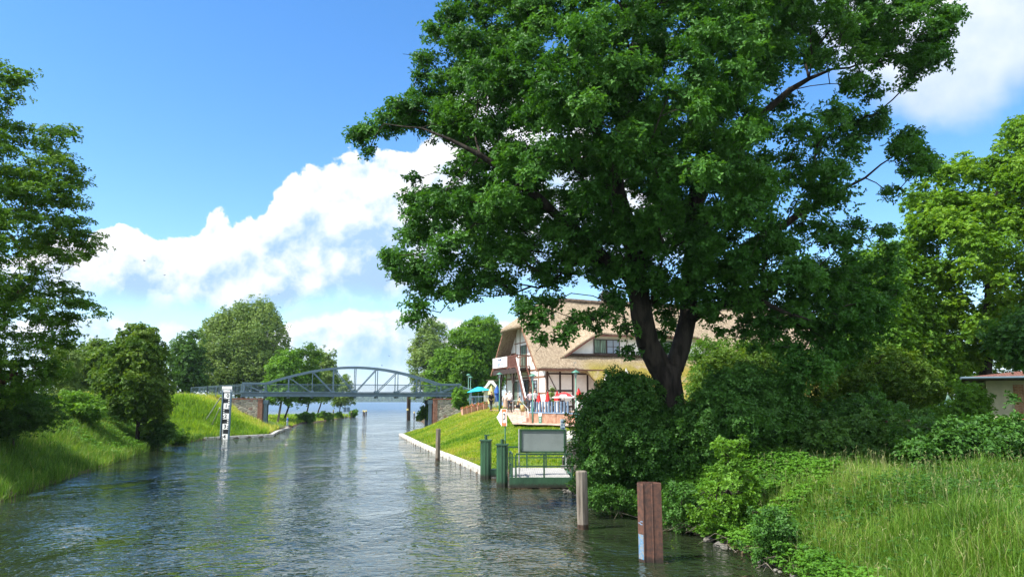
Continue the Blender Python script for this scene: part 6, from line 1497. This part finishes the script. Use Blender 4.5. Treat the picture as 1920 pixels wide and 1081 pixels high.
def table(u, Y, label, w_=1.3, mat='beam'):
    p = P(u, 760, Y); t = thing('terrace_table', label, 'table', (p.x, Y, TZ), HR, group='tables on the inn terrace')
    MB().box((0, 0, 0.74), (w_, 0.75, 0.04)).build('table_top', M_[mat], t)
    for sx_ in (-1, 1):
        for sy_ in (-1, 1): MB().box((sx_*(w_/2-.1), sy_*.3, 0.36), (.05, .05, .72)).build('leg', M_['darkwood'], t)
def chair(u, Y, rot, label, mat='darkwood'):
    p = P(u, 760, Y); t = thing('terrace_chair', label, 'chair', (p.x, Y, TZ), rot, group='chairs on the inn terrace')
    MB().box((0, 0, 0.45), (0.44, 0.42, 0.04)).build('seat', M_[mat], t); MB().box((0, 0.2, 0.72), (0.44, 0.03, 0.42)).build('backrest', M_[mat], t)
    for sx_ in (-1, 1):
        for sy_ in (-1, 1): MB().box((sx_*.19, sy_*.18, 0.22), (.035, .035, .44)).build('leg', M_[mat], t)
table(973, 63.5, 'wooden table by the steel handrail, left of the stair foot'); table(1045, 56.5, 'wooden table under the open red and white parasol'); table(1068, 55, 'wooden table behind the right end of the blue fence'); table(1096, 54, 'wooden table at the edge of the dark bush, near the white chair')
for u, Y, r_, lb, m in ((1036, 57, 1.2, 'dark chair at the left side of the table under the open parasol', 'darkwood'), (1053, 57.6, -0.3, 'dark chair behind the table under the open parasol', 'darkwood'), (1061, 55.8, 1.0, 'dark chair left of the table at the right end of the blue fence', 'darkwood'), (1075, 55.9, -1.2, 'dark chair right of the table at the right end of the blue fence', 'darkwood'),
                        (1093, 52.2, 0.6, 'white garden chair half hidden by the dark bush', 'whitepaint'), (982, 64.5, -0.9, 'dark chair right of the table by the steel handrail', 'darkwood')):
    chair(u, Y, r_, lb, m)
# small blue information sign
Y = 42.0; p = P(1055, 785, Y); zg = h1(p.x, Y); t = thing('notice_sign', 'narrow pale blue notice with three dark lines standing behind the grey board', 'sign', (p.x, Y, zg))
ztp = p.z-zg; MB().box((0, 0, ztp-0.42), (0.26, 0.03, 0.84)).build('panel', pmat('pale_blue', (0.45, 0.55, 0.62), 0.5), t); MB().tube([(0, 0.04, -0.2), (0, 0.04, ztp)], 0.025, 6).build('post', M_['galv'], t)
for k, s_ in enumerate(('100', '17 t', '1926')): text_obj('lettering', s_, 0.14, navy, Matrix.Translation((0, -0.02, ztp-0.16-k*0.17)) @ RX, t, bold=0.006)
# rock garden and concrete blocks right of the board
rg = random.Random(5)
for i, (u, v, Y, s) in enumerate([(1066, 808, 44, .3), (1074, 806, 45, .26), (1069, 818, 42, .28), (1078, 816, 43, .34), (1064, 826, 40, .24), (1075, 828, 40, .3)]):
    p = P(u, v, Y); zg = h1(p.x, Y); V = []
    for th in (0.0, 0.6, 1.1, 1.6, 2.2, 3.14):
        for k in range(7):
            an = k*0.898+th; rr = s*(0.75+0.45*rg.random()); V.append((rr*math.sin(th)*math.cos(an)*1.3, rr*math.sin(th)*math.sin(an), 0.1+rr*0.7*math.cos(th)))
    F = [(r_*7+k, r_*7+(k+1) % 7, r_*7+7+(k+1) % 7, r_*7+7+k) for r_ in range(5) for k in range(7)]
    o = mesh_from('boulder', V, F, M_['concrete']); o.location = (p.x, Y, zg+0.05)
    tag(o, ['pale boulder highest at left in the rock garden', 'pale boulder highest at right in the rock garden', 'boulder in the middle left of the rock garden', 'largest boulder in the middle right of the rock garden', 'lowest left boulder beside the board post', 'lowest right boulder above the white tube rail'][i], 'boulder', 'boulders in the rock garden')
Y = 37.5; t = thing('concrete_steps', 'grey concrete steps leading up from the landing stage into the bush', 'steps', (P(1062, 870, Y).x, Y, 0.3))
for k in range(4): MB().box((0.5+0.1*k, 0.3+k*0.35, 0.10+k*0.17), (1.5, 0.36, 0.34+k*0.34)).build('step', M_['conc_dark'], t)
t = thing('tube_rail', 'pale tube handrail rising beside the concrete steps', 'handrail', tuple(P(1060, 829, 38)))
q = P(1081, 819, 39.5)-P(1060, 829, 38); MB().tube([(0, 0, 0), q], 0.035, 8).build('tube', M_['galv'], t); MB().tube([(0, 0, 0), (0, 0, -0.9)], 0.03, 8).build('post', M_['galv'], t); MB().tube([q, q-Vector((0, 0, 0.9))], 0.03, 8).build('post', M_['galv'], t)
Y = 160; p = P(650, 770, Y); t = thing('channel_sign', 'pair of dark blue channel signs on posts at the tip of the spit', 'sign', (p.x, Y, 0.3))
for dx in (-0.36, 0.36): MB().box((dx, 0, 1.65), (0.62, 0.05, 1.0)).build('sign_plate', M_['bluepaint'], t); MB().tube([(dx, 0.05, -0.3), (dx, 0.05, 2.0)], 0.04, 6).build('post', M_['galv'], t)
# birds
for i, (u, v) in enumerate([(271, 489), (308, 516), (730, 667), (716, 685), (690, 707), (523, 551)]):
    Y = 90+12*i; p = P(u, v, Y); t = MB(); a = i*1.1
    c, s = math.cos(a), math.sin(a); W2 = 0.28
    t.add([(0.12*c, 0.12*s, 0), (-0.12*c, -0.12*s, 0), (W2*-s, W2*c, 0.10), (W2*s, -W2*c, 0.08), (0, 0, 0.03), (0, 0, -0.03), (-0.06*c+W2*-s*.9, -0.06*s+W2*c*.9, 0.09), (-0.06*c+W2*s*.9, -0.06*s-W2*c*.9, 0.07)], [(0, 2, 6, 1, 4), (0, 4, 1, 7, 3), (0, 5, 1, 4), (0, 4, 1, 5)])
    o = t.build('swallow', M_['black']); o.location = p
    tag(o, ['dark bird against the big cloud nearest the alder', 'dark bird low over the left part of the big cloud', 'lower right bird beside the oak above the bridge', 'bird in the middle of the group above the bridge', 'lowest bird just over the bridge arch', 'bird against the grey cloud base above the large birch'][i], 'bird', 'birds in the sky')

# ------------------------------------------------------------------ people
def skin_mesh(name, J, E, mat, parent, sub=1):
    names = list(J); me = bpy.data.meshes.new(name); me.from_pydata([J[k][0] for k in names], [(names.index(a), names.index(b)) for a, b in E], [])
    o = bpy.data.objects.new(name, me); C.objects.link(o); me.materials.append(mat)
    if parent: o.parent = parent
    sk = o.modifiers.new('skin', 'SKIN'); sk.use_smooth_shade = True
    for i, k in enumerate(names): r_ = J[k][1]; me.skin_vertices[0].data[i].radius = r_ if isinstance(r_, tuple) else (r_, r_)
    me.skin_vertices[0].data[0].use_root = True
    ss = o.modifiers.new('sub', 'SUBSURF'); ss.levels = sub; ss.render_levels = sub; return o
def person(label, u, Y, zg, rot, h=1.72, lean=0.0, stride=0.12, arms='down', top='cwhite', bottom='cdark', hair='hairw', skirt=False, shoes='cblack', sit=False, group=None, bulk=1.0):
    p = P(u, 760, Y); t = thing('person', label, 'person', (p.x, Y, zg), rot, group); k = h/1.74
    t.scale = (k, k, k)
    L = lambda z: -lean*max(0, z-0.95)   # forward lean along -y
    J = {}; dz = -0.47 if sit else 0.0
    def add(n, x, y, z, r_): J[n] = ((x, y+L(z), z+dz), r_)
    add('pelvis', 0, 0, 0.95, (0.135*bulk, 0.105*bulk)); add('spine', 0, 0, 1.12, (0.125*bulk, 0.10*bulk)); add('chest', 0, 0, 1.33, (0.15*bulk, 0.105*bulk)); add('neck', 0, 0.0, 1.49, 0.052)
    add('head', 0, -0.02, 1.58, (0.068, 0.085)); add('crown', 0, -0.01, 1.69, (0.065, 0.08)); add('nose', 0, -0.115, 1.595, 0.012)
    for s, sx_ in (('l', -1), ('r', 1)):
        add('sh'+s, 0.175*sx_, 0, 1.42, 0.058)
        if arms == 'phone' and s == 'r': ex = (0.22*sx_, -0.06, 1.15); wx = (0.06, -0.28, 1.38)
        elif arms == 'hips': ex = (0.33*sx_, 0.05, 1.18); wx = (0.20*sx_, -0.06, 1.02)
        elif arms == 'reach': ex = (0.20*sx_, -0.2, 1.2); wx = (0.16*sx_, -0.42, 1.12)
        else: ex = (0.24*sx_, 0.02, 1.14); wx = (0.25*sx_, -0.07, 0.90)
        add('el'+s, *ex, 0.042); add('wr'+s, *wx, 0.028)
        W = Vector(wx); d = (W-Vector(ex)).normalized(); pm = W+d*0.06; add('pm'+s, *pm, (0.034, 0.018))
        sd = Vector((0, 1, 0)) if abs(d.z) > 0.6 else Vector((0, 0, 1))
        for q in range(4):
            fp = pm+d*(0.055+0.012*(1.5-abs(q-1.3)))+sd*(q-1.5)*0.018; add('f%d%s' % (q, s), *fp, 0.008); fq = fp+d*0.028-Vector((sx_*0.012, 0, 0)); add('g%d%s' % (q, s), *fq, 0.0075)
        th = W+d*0.045+sd*-0.045; add('th'+s, *th, 0.0095)
        fy = stride*sx_
        add('hip'+s, 0.095*sx_, 0, 0.90, 0.095*bulk)
        if sit: J['kn'+s] = ((0.11*sx_, -0.42, 0.47), 0.062); J['an'+s] = ((0.11*sx_, -0.42, 0.08), 0.042); J['to'+s] = ((0.11*sx_, -0.56, 0.04), 0.038)
        else: add('kn'+s, 0.10*sx_, fy*0.6-0.03, 0.49, 0.062); add('an'+s, 0.10*sx_, fy, 0.09, 0.042); add('to'+s, 0.105*sx_, fy-0.15, 0.045, 0.036)
    E = [('pelvis', 'spine'), ('spine', 'chest'), ('chest', 'neck'), ('neck', 'head'), ('head', 'crown'), ('head', 'nose')]
    for s in 'lr':
        E += [('chest', 'sh'+s), ('sh'+s, 'el'+s), ('el'+s, 'wr'+s), ('wr'+s, 'pm'+s), ('pm'+s, 'th'+s), ('pelvis', 'hip'+s), ('hip'+s, 'kn'+s), ('kn'+s, 'an'+s), ('an'+s, 'to'+s)]
        for q in range(4): E += [('pm'+s, 'f%d%s' % (q, s)), ('f%d%s' % (q, s), 'g%d%s' % (q, s))]
    skin_mesh('body', J, E, M_['skin'], t)
    g_ = 0.022
    def sub_(keys, grow=g_): return {k_: (J[k_][0], tuple(x+grow for x in (J[k_][1] if isinstance(J[k_][1], tuple) else (J[k_][1],)*2))) for k_ in keys}
    S = sub_(['chest', 'spine', 'pelvis', 'shl', 'shr', 'ell', 'elr', 'wrl', 'wrr']); nb = J['neck'][0]; S['collar'] = ((nb[0], nb[1], nb[2]-0.05), 0.06)
    skin_mesh('shirt', S, [('chest', 'spine'), ('spine', 'pelvis'), ('chest', 'collar'), ('chest', 'shl'), ('chest', 'shr'), ('shl', 'ell'), ('shr', 'elr'), ('ell', 'wrl'), ('elr', 'wrr')], M_[top], t)
    if skirt:
        MB().lathe((0, 0, 0), [(0.15, 1.02), (0.19, 0.85), (0.24, 0.5), (0.26, 0.42)], 14).build('skirt', M_[bottom], t)
    else:
        S = sub_(['pelvis', 'hipl', 'hipr', 'knl', 'knr', 'anl', 'anr'], 0.018)
        skin_mesh('trousers', S, [('pelvis', 'hipl'), ('pelvis', 'hipr'), ('hipl', 'knl'), ('hipr', 'knr'), ('knl', 'anl'), ('knr', 'anr')], M_[bottom], t)
    for s in 'lr':
        a, b = Vector(J['an'+s][0]), Vector(J['to'+s][0])
        MB().tube([a+Vector((0, 0.06, -0.045)), a+Vector((0, 0.0, -0.035)), b+Vector((0, 0, 0.005)), b+Vector((0, -0.05, -0.01))], [0.038, 0.046, 0.042, 0.025], 8).build('shoe', M_[shoes], t)
    hc = Vector(J['crown'][0]); V = []; F = []; n = 12
    for i in range(7):
        th = i/6*1.9; r_ = 0.098
        for q in range(n): a = 2*math.pi*q/n; front = math.sin(a) < -0.3; rr = r_*math.sin(th); V.append((hc.x+rr*math.cos(a)*0.9, hc.y+0.01+rr*math.sin(a)*(0.95 if not front else 0.85), hc.z+0.0+r_*math.cos(th if not (front and th > 1.1) else 1.1)))
    for i in range(6):
        for q in range(n): F.append((i*n+q, (i+1)*n+q, (i+1)*n+(q+1) % n, i*n+(q+1) % n))
    mesh_from('hair', V, F, M_[hair], t, smooth=True)
    hd = Vector(J['head'][0])
    for s_ in (-1, 1): MB().lathe((hd.x+s_*0.028, hd.y-0.078, hd.z+0.03), [(0, -0.008), (0.009, -0.004), (0.009, 0.004), (0, 0.008)], 6).build('eye', M_['haird'], t)
    MB().box((hd.x, hd.y-0.082, hd.z-0.035), (0.04, 0.01, 0.008)).build('mouth', M_['redwood'], t)
    return t
person('man in black with one arm raised to his face, leaning by the planters', 920.5, 69.5, 2.80, R(35), 1.76, 0.05, 0.22, 'phone', 'cblack', 'cblack', 'hairb')
person('stooping older man in a white shirt and black trousers, seen from behind on the path', 956, 64.5, 2.80, R(185), 1.74, 0.30, 0.14, 'reach', 'cwhite', 'cdark', 'hairw', bulk=1.15)
person('woman in a pale blouse and beige skirt walking beside the man in the white shirt', 948, 65.3, 2.80, R(170), 1.66, 0.1, 0.12, 'down', 'cpink', 'cbeige', 'hairw', skirt=True)
person('dark-haired person in a grey patterned top and dark trousers at the foot of the stair', 994.5, 62.5, TZ, R(150), 1.72, 0.0, 0.08, 'hips', 'cplaid', 'cdark', 'haird')
person('person in a white shirt and dark trousers standing right of the stair foot', 1003, 62.0, TZ, R(60), 1.80, 0.0, 0.10, 'down', 'cwhite', 'cdark', 'hairb', bulk=1.1)
person('seated person in a tan jacket at the table below the balcony', 971, 65.8, TZ, R(80), 1.72, 0.25, 0.0, 'reach', 'ctan', 'cdark', 'haird', sit=True, bulk=1.1)
g = G(540, 804, 0.24)
person('child in a blue jacket and pale trousers on the end of the left kerb', 540.5, 101.0, 0.30, R(-60), 1.45, 0.05, 0.1, 'down', 'cblue', 'cjean', 'haird', shoes='cwhite')
